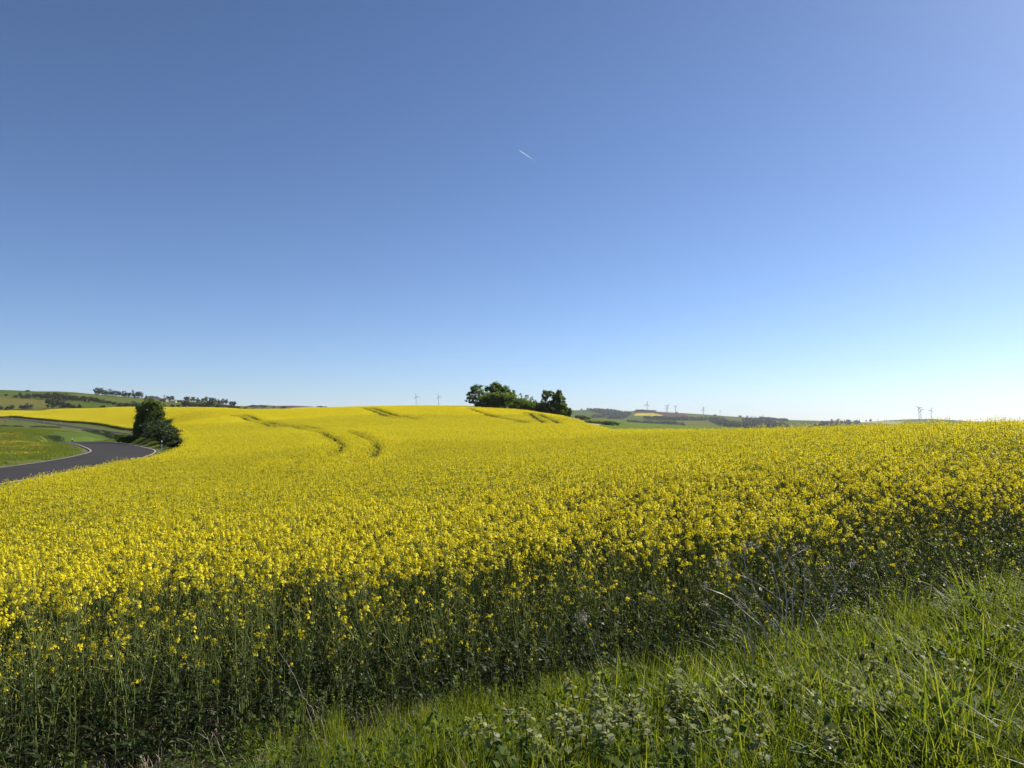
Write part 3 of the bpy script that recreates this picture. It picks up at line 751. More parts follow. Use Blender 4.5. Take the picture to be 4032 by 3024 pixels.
for k, (st, cnt) in kinds.items():
    xy = rest if k == 'E0' else PT[k]
    if not len(xy): continue
    n = len(xy)
    big = k[0] in 'AB'
    yaw = rs.integers(0, 4, n) * (math.pi / 2) if big else rs.uniform(0, 6.28, n)
    z = height(xy)
    if big: rot = tilt(xy, yaw)
    else: rot = np.stack([rs.normal(size=n) * .08, rs.normal(size=n) * .08, yaw], 1)
    sc = np.ones((n, 3))
    if big: sc[:, 2] = 1 + .035 * bare_spots(xy) + rs.normal(size=n) * .015
    else: sc *= (rs.uniform(.88, 1.06, n) * (1 + .03 * bare_spots(xy)))[:, None]
    if k == 'E0': sc *= rs.uniform(.65, 1.02, n)[:, None]
    wh = rs.integers(0, cnt, n)
    if k == 'E0':
        green = rs.random(n) < np.interp(edge_depth(xy), (.8, 2.2), (.75, .15)) + .17 * (xy[:, 0] > -.9)
        wh = np.where(green, rs.integers(0, 12, n), rs.integers(12, cnt, n))
    ap.append(np.c_[xy, z - .01]); ar.append(rot); asz.append(sc); ai.append(st + wh)
o = scatter('rapeseed_crop', proto_set('rape', protos), np.concatenate(ap), np.concatenate(ar), np.concatenate(asz), np.concatenate(ai))
tag(o, 'yellow flowering rapeseed crop filling the whole field up to the crest', 'rapeseed crop', kind='stuff')

# ------------------------------------------------------------------ grass of the verge in front of the field
def blade(rng, p, h, w, bend, az, n=4):
    o = np.array((math.cos(az), math.sin(az), 0)); t = np.linspace(0, 1, n + 1)[:, None]
    pts = p + np.array((0, 0, 1.0)) * h * (t - .35 * bend * t ** 2.2) + o * h * bend * .75 * t ** 1.9
    ws = w * (1 - np.linspace(0, 1, n + 1) ** 2.2) + .0006
    s = np.array((-o[1], o[0], 0)) + rng.normal(size=3) * .35
    return ribbon(pts, s, ws)
def tuft(rng, n, h, rad, w=.0045, bend=(.1, .7)):
    out = []
    for _ in range(n):
        a = rng.uniform(0, 6.28); r = rad * math.sqrt(rng.random())
        p = np.array((r * math.cos(a), r * math.sin(a), 0))
        out.append(blade(rng, p, h * rng.uniform(.45, 1.1), w * rng.uniform(.6, 1.35), rng.uniform(*bend), a + rng.normal() * .9))
    return np.concatenate(out)
gmesh = []
for i in range(5): gmesh.append(mesh_quads('tuft', [(tuft(rng, 26, .32, .095, .0044, (.03, .55)), M['grass'])]))     # 0-4 upright, fine
for i in range(5): gmesh.append(mesh_quads('tuft', [(tuft(rng, 22, .46, .12, .0066, (.15, 1.25)), M['grass'])]))     # 5-9 lush, bent
for i in range(3):                                                                                                   # 10-12 flowering stems
    q = []
    for _ in range(3):
        a = rng.uniform(0, 6.28); b = rng.normal(size=3) * .04; b[2] = 0; h = rng.uniform(.45, .68); o = np.array((math.cos(a), math.sin(a), 0))
        pts = np.array([b + np.array((0, 0, h)) * t + o * h * .22 * t ** 2 for t in np.linspace(0, 1, 6)])
        q.append(tube(pts, np.linspace(.0016, .0007, 6), 3))
        q.append(rand_quads(rng, pts[-1] + rng.normal(size=(22, 3)) * np.array((.008, .008, .03)) - np.array((0, 0, .03)), .011))
    gmesh.append(mesh_quads('seed_stem', [(np.concatenate(q), M['grass'])]))
for i in range(3): gmesh.append(mesh_quads('dry_tuft', [(tuft(rng, 16, .26, .10, .004, (.3, 1.2)), M['straw'])]))     # 13-15 last year's straw
for i in range(4):                                                                                                   # 16-19 small broad-leaved herbs
    q = []
    for _ in range(26):
        a = rng.uniform(0, 6.28); r = .10 * math.sqrt(rng.random()); p = np.array((r * math.cos(a), r * math.sin(a), 0)); z = rng.uniform(.04, .30)
        o = np.array((math.cos(a), math.sin(a), 0)); l = rng.uniform(.025, .06)
        q.append(ribbon([p + (0, 0, z), p + o * l * .5 + (0, 0, z + .012), p + o * l + (0, 0, z - .008)], np.array((-o[1], o[0], 0)) + rng.normal(size=3) * .3, [l * .25, l * .7, .002]))
    gmesh.append(mesh_quads('herb', [(np.concatenate(q), M['dock'])]))
gp, gs, gi_ = [], [], []
for _ in range(60000):
    y = rs.uniform(1.2, 15); x = rs.uniform(-.8 * y - 1.5, .8 * y + 1.5)
    e = edge_depth((x, y))
    if e > rs.uniform(-.1, .45) + (.25 if x > 2 else 0) or e < -4.5: continue
    dn = float(sstep(-1.05, -.2, x)) * (1.0 if y < 9 else .6)
    if rs.random() > (dn * .36 + .10) * (.55 + .75 * (math.sin(x * 2.9 + 1.7 * math.sin(y * 2.1)) * math.sin(y * 3.3 + x) > -.15)): continue
    lush = float(sstep(.2, 1.8, x + rs.normal() * .4))
    u = rs.random()
    k = int(rs.integers(5, 10)) if u < lush * .7 else int(rs.integers(0, 5))
    u = rs.random()
    if u < .035: k = int(rs.integers(10, 13))
    elif u < .06: k = int(rs.integers(13, 16))
    elif u < .27: k = int(rs.integers(16, 20))
    if x < -1.2 and rs.random() < .8: k = int(rs.integers(13, 16)) if rs.random() < .2 else int(rs.integers(16, 20))
    gp.append((x, y)); gi_.append(k)
    gs.append((.72 if x < -1.5 else 1.0) * rs.uniform(.7, 1.15) * (.78 + .12 * math.sin(x * 3.1 + y * 2.3) + .1 * math.sin(x * 7.3 - y * 5.1)) * (1 + .38 * lush) * (1.0 if e < .1 else .8))
gp = np.array(gp); gs = np.array(gs); print('GRASS', len(gp))
o = scatter('verge_grass', proto_set('grass', gmesh), np.c_[gp, height(gp) - .01], np.stack([rs.normal(size=len(gp)) * .2, rs.normal(size=len(gp)) * .2, rs.uniform(0, 6.28, len(gp))], 1), gs[:, None] * np.array((1, 1, 1.0)), gi_)
tag(o, 'long bright green grass on the verge before the field', 'grass', kind='stuff')

# low weeds and fallen leaves between the stalks of the outer rows
um = []
for i in range(5):
    q = []
    for _ in range(16):
        a = rng.uniform(0, 6.28); r = .13 * math.sqrt(rng.random()); p = np.array((r * math.cos(a), r * math.sin(a), 0)); z = rng.uniform(.01, .20) ** 1.2
        o = np.array((math.cos(a), math.sin(a), 0)); l = rng.uniform(.02, .05)
        q.append(ribbon([p + (0, 0, z), p + o * l * .3 + (0, 0, z + .010), p + o * l * .65 + (0, 0, z + .009), p + o * l + (0, 0, z - .008)], np.array((-o[1], o[0], 0)) + rng.normal(size=3) * .4, [l * .12, l * .42, l * .36, .001]))
    q.append(tuft(rng, 7, .22, .10, .0035, (.1, .9)))
    um.append(mesh_quads('weeds', [(np.concatenate(q), M['rape_leaf']), (tuft(rng, 4, .16, .12, .003, (.6, 1.4)), M['straw'])]))
upt = []
for _ in range(9000):
    y = rs.uniform(1.5, 12); x = rs.uniform(-.8 * y - 1, .8 * y + 1); e = edge_depth((x, y))
    if -.25 < e < 2.2 and rs.random() < (1 if e < 1.2 else .45) * .45: upt.append((x, y))
upt = np.array(upt); print('UNDER', len(upt))
o = scatter('undergrowth', proto_set('weeds', um), np.c_[upt, height(upt)], np.c_[np.zeros((len(upt), 2)), rs.uniform(0, 6.28, len(upt))], np.ones((len(upt), 3)) * rs.uniform(.6, 1.35, (len(upt), 1)), rs.integers(0, 5, len(upt)))
tag(o, 'low dark weeds and dead leaves between the stalks at the foot of the crop', 'undergrowth', kind='stuff')

# meadow grass along the road and in the hollow on the left
mm = []
for i in range(5):
    q = [blade(rng, np.array((rng.uniform(-1, 1), rng.uniform(-1, 1), 0)), rng.uniform(.08, .24), rng.uniform(.015, .03), rng.uniform(.1, .8), rng.uniform(0, 6.28), 2) for _ in range(420)]
    mm.append(mesh_quads('turf', [(np.concatenate(q), M['grass'])]))
mp = []
for x in np.arange(-190, -6, 1.9):
    for y in np.arange(8, 250, 1.9):
        if abs(x) > .74 * y + 4: continue
        mp.append((x, y))
mp = np.array(mp) + rs.uniform(-.5, .5, size=(len(mp), 2))
ok = ~inside(FIELD_POLY, mp) & ~inside(np.array(WHEAT), mp) & (seg_dist(ROADL[::4], mp) > 3.9) & (np.hypot(mp[:, 0], mp[:, 1]) < 260)
mp = mp[ok]; print('TURF', len(mp))
yaw = rs.integers(0, 4, len(mp)) * math.pi / 2
o = scatter('meadow_grass', proto_set('turf', mm), np.c_[mp, height(mp)], tilt(mp, yaw), np.ones((len(mp), 3)) * rs.uniform(.8, 1.2, (len(mp), 1)), rs.integers(0, 5, len(mp)))
tag(o, 'short green meadow grass beside the winding road', 'grass', kind='stuff')
# dandelions gone over the meadow inside the bend
dm = [mesh_quads('dandelions', [(np.concatenate([rand_quads(rng, np.array([(rng.uniform(-.8, .8), rng.uniform(-.8, .8), rng.uniform(.14, .26))]), .07, out=np.array((0, 0, 1.)), outw=1.2) for _ in range(17)]), M['dandelion'])]) for _ in range(4)]
dp = []
D_ = np.array(DANDY); lo, hi = D_.min(0), D_.max(0)
for _ in range(5200):
    p = lo + rs.random(2) * (hi - lo)
    if abs(p[0]) > .72 * p[1]: continue
    if math.sin(p[0] * .21 + 2 * math.sin(p[1] * .09)) + math.sin(p[1] * .33 + p[0] * .05) + rs.normal() * 1.0 > -.1: dp.append(p)
dp = np.array(dp); dp = dp[inside(D_, dp) & (seg_dist(ROADL[::4], dp) > 6)]; print('DANDY', len(dp))
o = scatter('dandelion_flowers', proto_set('dandy', dm), np.c_[dp, height(dp)], np.c_[np.zeros((len(dp), 2)), rs.uniform(0, 6.28, len(dp))], np.ones((len(dp), 3)), rs.integers(0, 4, len(dp)))
tag(o, 'orange-yellow dandelions sprinkled over the meadow inside the road bend', 'flowers', kind='stuff')
# rank dark grass in the ditches of the hollow
rk = [mesh_quads('rank_grass', [(np.concatenate([blade(rng, np.array((rng.normal() * .45, rng.normal() * .45, 0)), rng.uniform(.3, .75), rng.uniform(.03, .06), rng.uniform(.1, .8), rng.uniform(0, 6.28), 2) for _ in range(90)]), M['shrub_leaf'])]) for _ in range(4)]
rp = []
for line in ([(-60, 1679, 250), (0, 1678, 247), (60, 1677, 245), (120, 1676, 243), (175, 1673, 255), (235, 1668, 275)], [(-40, 1713, 150), (0, 1711, 150), (70, 1706, 157), (145, 1701, 165)],
             [(190, 1703, 163), (215, 1708, 156), (235, 1716, 148)], [(210, 1700, 168), (245, 1710, 156), (268, 1720, 148)], [(345, 1686, 258), (380, 1698, 240), (420, 1712, 222), (462, 1728, 200)]):
    l = smooth_line([(*P(*q)[:2], 0) for q in line], .8)[:, :2]
    for p in l:
        if math.sin(p[0] * .5 + p[1] * .3) > -.75: rp.append(p + rs.normal(size=2) * .35)
rp = np.array(rp)
o = scatter('rank_grass', proto_set('rank', rk), np.c_[rp, height(rp)], np.c_[np.zeros((len(rp), 2)), rs.uniform(0, 6.28, len(rp))], np.ones((len(rp), 3)) * rs.uniform(.6, 1.2, (len(rp), 1)), rs.integers(0, 4, len(rp)))
tag(o, 'dark rank grass lining the ditches of the green hollow', 'grass', kind='stuff')

# ------------------------------------------------------------------ herbs standing in the verge, each its own thing
def nettle_meshes(rng, h):
    st, lf, tp = [], [], []
    lean = rng.normal(size=2) * .05
    pts = np.array([(lean[0] * t, lean[1] * t, h * t) for t in np.linspace(0, 1, 5)])
    st.extend(tube(pts, np.linspace(.0032, .002, 5), 4))
    for i in range(6):
        t = .25 + .13 * i; b = np.array((lean[0] * t, lean[1] * t, h * t)); a0 = i * math.pi / 2 + rng.uniform(-.3, .3)
        for a in (a0, a0 + math.pi):
            o = np.array((math.cos(a), math.sin(a), 0)); l = rng.uniform(.028, .044) * (1.15 - .35 * t)
            d = [np.array((0, 0, 0)), o * .35 + (0, 0, .16), o * .7 + (0, 0, .08), o * .95 + (0, 0, -.18), o * 1.05 + (0, 0, -.42)]
            (tp if i >= 4 else lf).extend(ribbon([b + np.asarray(k) * l for k in d], np.array((-o[1], o[0], 0)) + rng.normal(size=3) * .12, np.array((.12, .78, .85, .5, .04)) * l))
    top = pts[-1]
    tp.extend(rand_quads(rng, top + rng.normal(size=(14, 3)) * .009, .02, out=np.array((0, 0, 1.)), outw=.5))
    return [('stem', mesh_quads('stem', [(np.array(st), M['rape_stem'])])), ('leaves', mesh_quads('leaves', [(np.array(lf), M['nettle'])])), ('top_leaves', mesh_quads('top_leaves', [(np.array(tp), M['nettle_sheen'])]))]
NET = [nettle_meshes(rng, h) for h in (.17, .21, .24, .19, .26, .22)]
spots = [(2780, 2985, 3.4), (2720, 2900, 3.6), (2900, 2930, 3.5), (3255, 2930, 3.55), (3330, 2975, 3.4), (3400, 2925, 3.6), (3540, 2880, 3.8), (3390, 3010, 3.3), (3330, 2790, 4.0), (2850, 3015, 3.3), (3050, 2990, 3.4), (2690, 2960, 3.5)]
net = [P(px, row, d)[:2] for px, row, d in spots]
for cx_, cy_, rx, ry, n in ((1.35, 4.75, .62, .32, 34), (.35, 3.9, .55, .24, 26), (1.45, 3.95, .6, .3, 24), (2.1, 4.5, .5, .35, 20), (2.5, 5.2, .6, .35, 18), (.75, 4.4, .5, .3, 18)):
    for _ in range(n):
        a, r = rs.uniform(0, 6.28), math.sqrt(rs.random()); net.append(np.array((cx_ + rx * r * math.cos(a), cy_ + ry * r * math.sin(a))))
for i, (x, y) in enumerate(net):
    r = empty('dead_nettle', (x, y, h1(x, y)), rs.uniform(0, 6.28)); s = rs.uniform(1.15, 1.5); r.scale = (s, s, s)
    tag(r, 'dead-nettle with pale sheen coloured into its drooping toothed leaves, standing in the verge grass', 'nettle', 'dead-nettles in the verge')
    for nm, me in NET[i % len(NET)]: link(nm, me, r)
# ribwort plantain heads
PLANT = [((3388, 2600, 4.6), 'dark plantain head, upper of the pair leaning together left of the cluster'), ((3395, 2600, 4.5), 'dark plantain head, lower of the pair leaning together left of the cluster'), ((3438, 2555, 4.7), 'brown furry plantain head, tallest of the cluster in the verge grass'),
         ((3484, 2610, 4.6), 'blackish plantain head standing alone right of the tallest brown one'), ((3426, 2645, 4.45), 'dark plantain head tilted sideways in the middle of the cluster'), ((3420, 2695, 4.3), 'short brown plantain head low in the grass below the cluster'),
         ((3511, 2732, 4.2), 'dark plantain head bent over to the right, low in the grass'), ((3864, 2732, 4.2), 'dark plantain head with reddish stalk near the right of the verge'), ((3833, 2775, 4.1), 'small blackish plantain head beside the reddish stalks'), ((4003, 2702, 4.3), 'reddish brown plantain head at the very right of the verge')]
for (px, row, d), lab in PLANT:
    t = P(px, row, d); gz_ = h1(t[0] + .02, t[1]); H_ = max(.15, t[2] - gz_)
    r = empty('plantain', (t[0], t[1], gz_))
    tag(r, lab, 'plantain', 'plantain heads in the verge')
    dx = rs.normal() * .03
    st = np.array([(dx * (1 - u) ** 2, 0, H_ * u) for u in np.linspace(0, 1, 6)])
    link('stalk', mesh_quads('stalk', [(tube(st, .0016, 4), M['redstem' if 'red' in lab else 'rape_stem'])]), r)
    hl = rs.uniform(.032, .045); tl = np.array((rs.normal() * .35, rs.normal() * .2, 1.0)); tl /= np.linalg.norm(tl)
    hp = np.array([st[-1] + tl * hl * u for u in np.linspace(0, 1, 8)])
    q = [tube(hp, .0085 * np.array((.5, .9, 1, 1, .95, .8, .55, .12)), 8)]
    q.append(rand_quads(rng, np.repeat(hp[1:-1], 12, 0) + nrm(rng.normal(size=(72, 3))) * .009, .006))
    link('flower_head', mesh_quads('flower_head', [(np.concatenate(q), M['plantain'])]), r)
    lv = []
    for k in range(6):
        a = k * 1.05 + rs.uniform(-.3, .3); o = np.array((math.cos(a), math.sin(a), 0)); l = rs.uniform(.14, .22)
        lv.append(ribbon([o * .0, o * l * .4 + (0, 0, l * .55), o * l * .8 + (0, 0, l * .8), o * l * 1.1 + (0, 0, l * .72)], np.array((-o[1], o[0], 0)), [.008, .022, .018, .001]))
    link('leaves', mesh_quads('leaves', [(np.concatenate(lv), M['dock'])]), r)
# docks: rosettes of long glossy leaves
DOCK = [((3560, 2890, 3.75), 'glossy broad-leaved dock with long upright leaves beside the plantains'), ((3730, 2930, 3.65), 'broad dock rosette low in the verge near the reddish stalks'), ((3350, 3000, 3.45), 'bright lance-leaved dock at the bottom of the picture between nettles'),
        ((2560, 2990, 3.5), 'small dock with upright leaves in front of the grassy tangle'), ((3900, 2890, 3.75), 'dock with wide leaves at the right of the verge'), ((2080, 2960, 3.65), 'dock with jagged pale leaves in the lower middle of the verge')]
for (px, row, d), lab in DOCK:
    t = P(px, row, d); r = empty('dock_plant', (t[0], t[1], h1(t[0], t[1])))
    tag(r, lab, 'dock plant')
    for k in range(11):
        a = k * 2.4; o = np.array((math.cos(a), math.sin(a), 0)); l = rs.uniform(.16, .30); up = rs.uniform(.5, 1.1)
        q = ribbon([(0, 0, 0), o * l * .25 + (0, 0, l * .4 * up), o * l * .5 + (0, 0, l * .75 * up), o * l * .75 + (0, 0, l * .9 * up), o * l + (0, 0, l * .85 * up)], np.array((-o[1], o[0], 0)) + rs.normal(size=3) * .2, [.008, .03, .042, .03, .001])
        link('leaf', mesh_quads('leaf', [(q, M['dock'])]), r)
# dead weeds: bleached dry stalks; each main stalk with its side shoots is a part
def at_line(pix, d, dd=.0):
    n = len(pix); return np.array([P(px, row, d + dd * i / max(1, n - 1)) for i, (px, row) in enumerate(pix)])
def weed(name, label, base, stalks, umbels, rad=.006):
    b = P(*base); r = empty(name, (b[0], b[1], h1(b[0], b[1])))
    off = np.array(r.location)
    tag(r, label, 'dry weed')
    for pix, d, dd, k in stalks:
        p = at_line(pix, d, dd) - off
        if k: p[0, 2] = min(p[0, 2], 0.0)
        n = len(p); f = np.interp(np.linspace(0, n - 1, n * 3), np.arange(n), np.arange(n))
        q = np.stack([np.interp(f, np.arange(n), p[:, j]) for j in range(3)], 1)
        q[1:-1] += rs.normal(size=(len(q) - 2, 3)) * .0035
        link('dry_stalk', mesh_quads('dry_stalk', [(tube(q, np.linspace(rad, rad * .45, len(q)) * (1 if k else .7), 5), M['twig'])], smooth=True), r)
    for px, row, d in umbels:
        c_ = P(px, row, d) - off; q = []
        for _ in range(14):
            e = c_ + nrm(rs.normal(size=3) + (0, 0, .9)) * rs.uniform(.03, .055)
            q.append(tube([c_, (c_ + e) / 2 + rs.normal(size=3) * .004, e], [.0012, .0009, .0006], 3))
            q.append(rand_quads(rng, e + rs.normal(size=(4, 3)) * .006, .006))
        link('seed_head', mesh_quads('seed_head', [(np.concatenate(q), M['twig'])]), r)
weed('dead_weed', 'large bleached dead weed with many crossing dry stalks in front of the crop', (3090, 2590, 6.23), [
    ([(3092, 2600), (3096, 2494), (3092, 2430), (3098, 2377), (3088, 2290), (3082, 2235), (3058, 2170)], 6.23, .2, 1),
    ([(3092, 2600), (3030, 2505), (2985, 2456), (2911, 2391), (2852, 2342), (2776, 2315)], 6.17, -.1, 1),
    ([(3085, 2442), (3045, 2398), (2985, 2348), (2955, 2285), (2941, 2250), (2928, 2170), (2958, 2150)], 6.29, .1, 0),
    ([(3077, 2366), (3036, 2331), (2944, 2277), (2879, 2250), (2830, 2215)], 6.35, 0, 0),
    ([(3065, 2560), (3058, 2488), (3025, 2423), (2985, 2345), (2960, 2300)], 6.12, .2, 0),
    ([(3098, 2377), (3119, 2340), (3118, 2335)], 6.27, .0, 0), ([(3075, 2605), (3010, 2470), (2900, 2350), (2850, 2270)], 6.1, .1, 1), ([(3100, 2600), (3150, 2480), (3172, 2360), (3165, 2250)], 6.2, .1, 1),
    ([(3040, 2605), (2960, 2520), (2870, 2470), (2800, 2450)], 6.05, .1, 1), ([(3095, 2500), (3030, 2400), (2930, 2320), (2860, 2290)], 6.2, .1, 0), ([(3092, 2590), (3125, 2440), (3120, 2320), (3140, 2240)], 6.25, .1, 1), ([(3090, 2450), (3062, 2300), (3040, 2215), (2985, 2160)], 6.41, .1, 0),
    ([(2985, 2348), (2962, 2352), (2940, 2330)], 6.29, 0, 0), ([(2944, 2277), (2900, 2265), (2870, 2225)], 6.35, .05, 0), ([(3082, 2250), (3120, 2190), (3170, 2165)], 6.41, .1, 0)],
    [(2830, 2215, 6.35), (2928, 2160, 6.41), (2955, 2150, 6.41), (3058, 2168, 6.47), (2776, 2312, 6.06), (2870, 2225, 6.41), (2985, 2158, 6.52), (3170, 2165, 6.52)])
weed('dead_weed', 'leaning dead weed at the right of the crossing dry stalks, forked at its top', (3185, 2590, 6.35), [
    ([(3180, 2600), (3204, 2467), (3259, 2402), (3291, 2312), (3278, 2266), (3258, 2240)], 6.35, .15, 1),
    ([(3229, 2348), (3188, 2288), (3150, 2264), (3122, 2225)], 6.41, 0, 0), ([(3259, 2402), (3229, 2348), (3196, 2290), (3160, 2200), (3130, 2165)], 6.47, .1, 0), ([(3291, 2312), (3330, 2250), (3362, 2225)], 6.52, 0, 0), ([(3240, 2420), (3300, 2390), (3330, 2330)], 6.41, .1, 0)],
    [(3258, 2238, 6.52), (3122, 2224, 6.41), (3130, 2163, 6.58), (3362, 2223, 6.52), (3330, 2328, 6.52)])
weed('dead_weed', 'low dead weed with stalks sprawling to the left beneath the big one', (2990, 2600, 5.83), [
    ([(2990, 2610), (2939, 2500), (2901, 2472), (2852, 2437), (2814, 2407), (2779, 2383)], 5.83, .1, 1), ([(2901, 2472), (2872, 2470), (2862, 2462)], 5.86, 0, 0),
    ([(2960, 2600), (2935, 2555), (2900, 2515), (2880, 2500)], 5.77, .1, 1), ([(2985, 2600), (2958, 2530), (2940, 2440), (2915, 2385)], 5.94, .1, 1)], [(2779, 2383, 5.94), (2915, 2383, 6.06)])
weed('dead_weed', 'single dead umbel stalk standing against the dark crop left of the big weed', (2385, 2690, 5.53), [
    ([(2392, 2720), (2377, 2655), (2340, 2540), (2315, 2480), (2298, 2440)], 5.53, .2, 1), ([(2340, 2540), (2360, 2500), (2362, 2462)], 5.71, 0, 0)], [(2296, 2434, 5.77), (2305, 2446, 5.71), (2285, 2440, 5.77)], rad=.0025)
M['twig'] = M['straw']
weed('dry_twig', 'long curved dry twig with side shoots rising at the front of the crop', (1294, 2990, 4.37), [
    ([(1296, 3024), (1290, 2960), (1264, 2837), (1209, 2771), (1185, 2728), (1130, 2607), (1094, 2564)], 4.40, .1, 1), ([(1264, 2837), (1278, 2760), (1294, 2692)], 4.43, .05, 0), ([(1185, 2735), (1165, 2742), (1150, 2762)], 4.43, 0, 0), ([(1290, 2925), (1260, 2905), (1230, 2900)], 4.39, 0, 0)], [], rad=.0028)
weed('dry_twig', 'short forked dry twig poking up at the bottom left', (900, 3010, 4.19), [
    ([(930, 3060), (911, 3024), (869, 2959), (855, 2915), (832, 2880)], 4.19, .1, 1), ([(880, 2985), (845, 2990), (828, 2945), (838, 2915)], 4.22, 0, 0)], [], rad=.0028)
for px, lab in ((3845, 'reddish dry dock stalk, left of the two in the right corner'), (3880, 'reddish dry dock stalk, right of the two in the right corner')):
    b = P(px, 2940, 4.1); r = empty('dry_dock', (b[0], b[1], h1(b[0], b[1]))); tag(r, lab, 'dry weed')
    p = np.array([(-.05 * u + .01 * math.sin(5 * u), 0, .34 * u) for u in np.linspace(0, 1, 7)])
    link('stalk', mesh_quads('stalk', [(tube(p, np.linspace(.003, .0016, 7), 4), M['redstem'])]), r)
    link('seeds', mesh_quads('seeds', [(rand_quads(rng, np.repeat(p[3:], 10, 0) + rs.normal(size=(40, 3)) * .007, .008), M['redstem'])]), r)
for px, row, lab in ((430, 3000, 'withered pinkish straw tuft, larger one at the bottom left corner'), (620, 3015, 'withered pinkish straw tuft, smaller one right of the larger'), (180, 3015, 'flattened brown straw tuft at the very bottom left')):
    b = P(px, row, 4.75); r = empty('withered_tuft', (b[0], b[1], h1(b[0], b[1]))); tag(r, lab, 'dry weed', 'withered tufts at the bottom left')
    link('blades', mesh_quads('blades', [(tuft(rng, 60, .11, .09, .004, (.3, 1.3)), M['straw'])]), r)

# ------------------------------------------------------------------ delineator posts along the road
def post_meshes():
    def prism(z0, z1, zt=None, g=0.0, w=.06, dp=.05):
        a = np.array([(-w - g, -dp * .5 - g), (w + g, -dp * .5 - g), (w * .45 + g, dp + g), (-w * .45 - g, dp + g)])
        top = [z1 if zt is None else z1 - zt * (1 if i < 2 else 0) for i in range(4)]
        lo = [(x, y, z0) for x, y in a]; hi = [(x, y, z) for (x, y), z in zip(a, top)]
        q = [[lo[i], lo[(i + 1) % 4], hi[(i + 1) % 4], hi[i]] for i in range(4)] + [[hi[0], hi[1], hi[2], hi[3]], [lo[3], lo[2], lo[1], lo[0]]]
        return np.array(q, float)
    body = prism(-.1, 1.02, .05)
    band = prism(.70, .93, None, .003)
    for q in (0,):
        band[q, 2:, 2] += (-.03, .03)
    refl = box(-.022, .022, -.034, -.029, .74, .90)
    return [('body', mesh_quads('body', [(body, M['white'])])), ('black_band', mesh_quads('black_band', [(band, M['black'])])), ('reflector', mesh_quads('reflector', [(refl, M['reflector'])]))]
PM = post_meshes()
for px, row, d, lab in ((283, 1777, 83, 'white roadside marker post with black band, on the grass inside the near bend'), (637, 1767, 72, 'white roadside marker post with black band, before the dark bramble bank'),
                        (242, 1727, 140, 'marker post with black band on the left of the road dip, beside the young wheat'), (389, 1732, 168, 'slim marker post on the right edge of the young wheat in the hollow'),
                        (347, 1684, 285, 'white marker post on the far road, left of the bush'), (496, 1707, 255, 'white marker post on the far road, right beside the bush'),
                        (240, 1660, 340, 'white marker post before the shaded edge of the far crop'), (172, 1660, 345, 'short white marker post half hidden at the near side of the far road'),
                        (50, 1648, 395, 'bright white marker post far up the road to the left'), (27, 1646, 410, 'greyish marker post farthest up the road')):
    p = P(px, row, d); r = empty('marker_post', (p[0], p[1], h1(p[0], p[1])), math.atan2(p[0], -p[1]) + math.pi + rs.normal() * .15)
    r.rotation_euler = (0, 0, -math.atan2(p[0], p[1]) + rs.normal() * .12)
    tag(r, lab, 'marker post', 'marker posts along the road')
    for nm, me in PM: link(nm, me, r)
p = P(20, 1664, 300)
r = empty('fence_post', (p[0], p[1], h1(p[0], p[1]))); tag(r, 'dark lone wooden post in the grass below the far road', 'post')
link('stake', mesh_quads('stake', [(tube([(0, 0, -.1), (0, 0, .6), (.03, 0, 1.15)], [.09, .085, .08], 8), M['wood'])]), r)

# ------------------------------------------------------------------ trees and bushes
def crown_quads(rng, lobes, n, leaf, clumps=14, gap=.0, fluff=.34):
    """leaves gathered in clumps that sit on and inside the lobes (x, y, z, rx, ry, rz)"""
    L = np.array(lobes, float); vol = L[:, 3] * L[:, 4] * L[:, 5]; w = vol ** .67; w /= w.sum()
    out = []
    for lo, k in zip(L, w):
        nl = max(12, int(n * k)); nc = max(5, int(clumps * (k * len(L)) ** .7))
        u = nrm(rng.normal(size=(nc, 3))); u[:, 2] = np.where(u[:, 2] < -.8, -u[:, 2] * .6, u[:, 2])
        r = rng.uniform(.45, 1.0, size=(nc, 1)) ** .5
        cc = u * r
        i = rng.integers(0, nc, nl)
        p = cc[i] + rng.normal(size=(nl, 3)) * fluff * rng.uniform(.5, 1.0, size=(nc, 1))[i] * .62
        if gap: p = p[np.sin(p[:, 0] * 7 + p[:, 2] * 3) * np.sin(p[:, 2] * 8 + p[:, 1] * 4) > gap - 1]
        o = nrm(p)
        out.append(rand_quads(rng, p * lo[3:] + lo[:3], leaf, out=o, outw=.5))
    return np.concatenate(out)
def limbs(rng, lobes, trunk_h, tr):
    q = [tube([(0, 0, -.3), (tr * .2, 0, trunk_h * .5), (0, tr * .3, trunk_h)], [tr * 1.25, tr, tr * .75], 7)]
    for lo in lobes:
        e = np.array(lo[:3]); b = np.array((0, 0, trunk_h * rng.uniform(.6, 1.0)))
        m = (b + e) / 2 + np.array((0, 0, -.1 * np.linalg.norm(e - b)))
        q.append(tube([b, m, e], [tr * .55, tr * .36, tr * .12], 5))
        for _ in range(4):
            t = e + rng.normal(size=3) * np.array(lo[3:]) * .55
            q.append(tube([m * .35 + e * .65, (e + t) / 2, t], [tr * .25, tr * .15, tr * .05], 4))
    return np.concatenate(q)
def tree(name, label, cat, loc, lobes, n, leaf, mat, group=None, trunk=None, tr=.12, seed=0, **kw):
    rg = np.random.default_rng(seed * 7919 + 13)
    r = empty(name, loc); tag(r, label, cat, group)
    if trunk: link('trunk', mesh_quads('trunk', [(limbs(rg, lobes, trunk, tr), M['bark'])], smooth=True), r)
    link('crown', mesh_quads('crown', [(crown_quads(rg, lobes, n, leaf, **kw), M[mat])]), r)
    return r
def place(px, row, d, dz=0.0):
    p = P(px, row, d); return Vector((p[0], p[1], h1(p[0], p[1]) + dz))
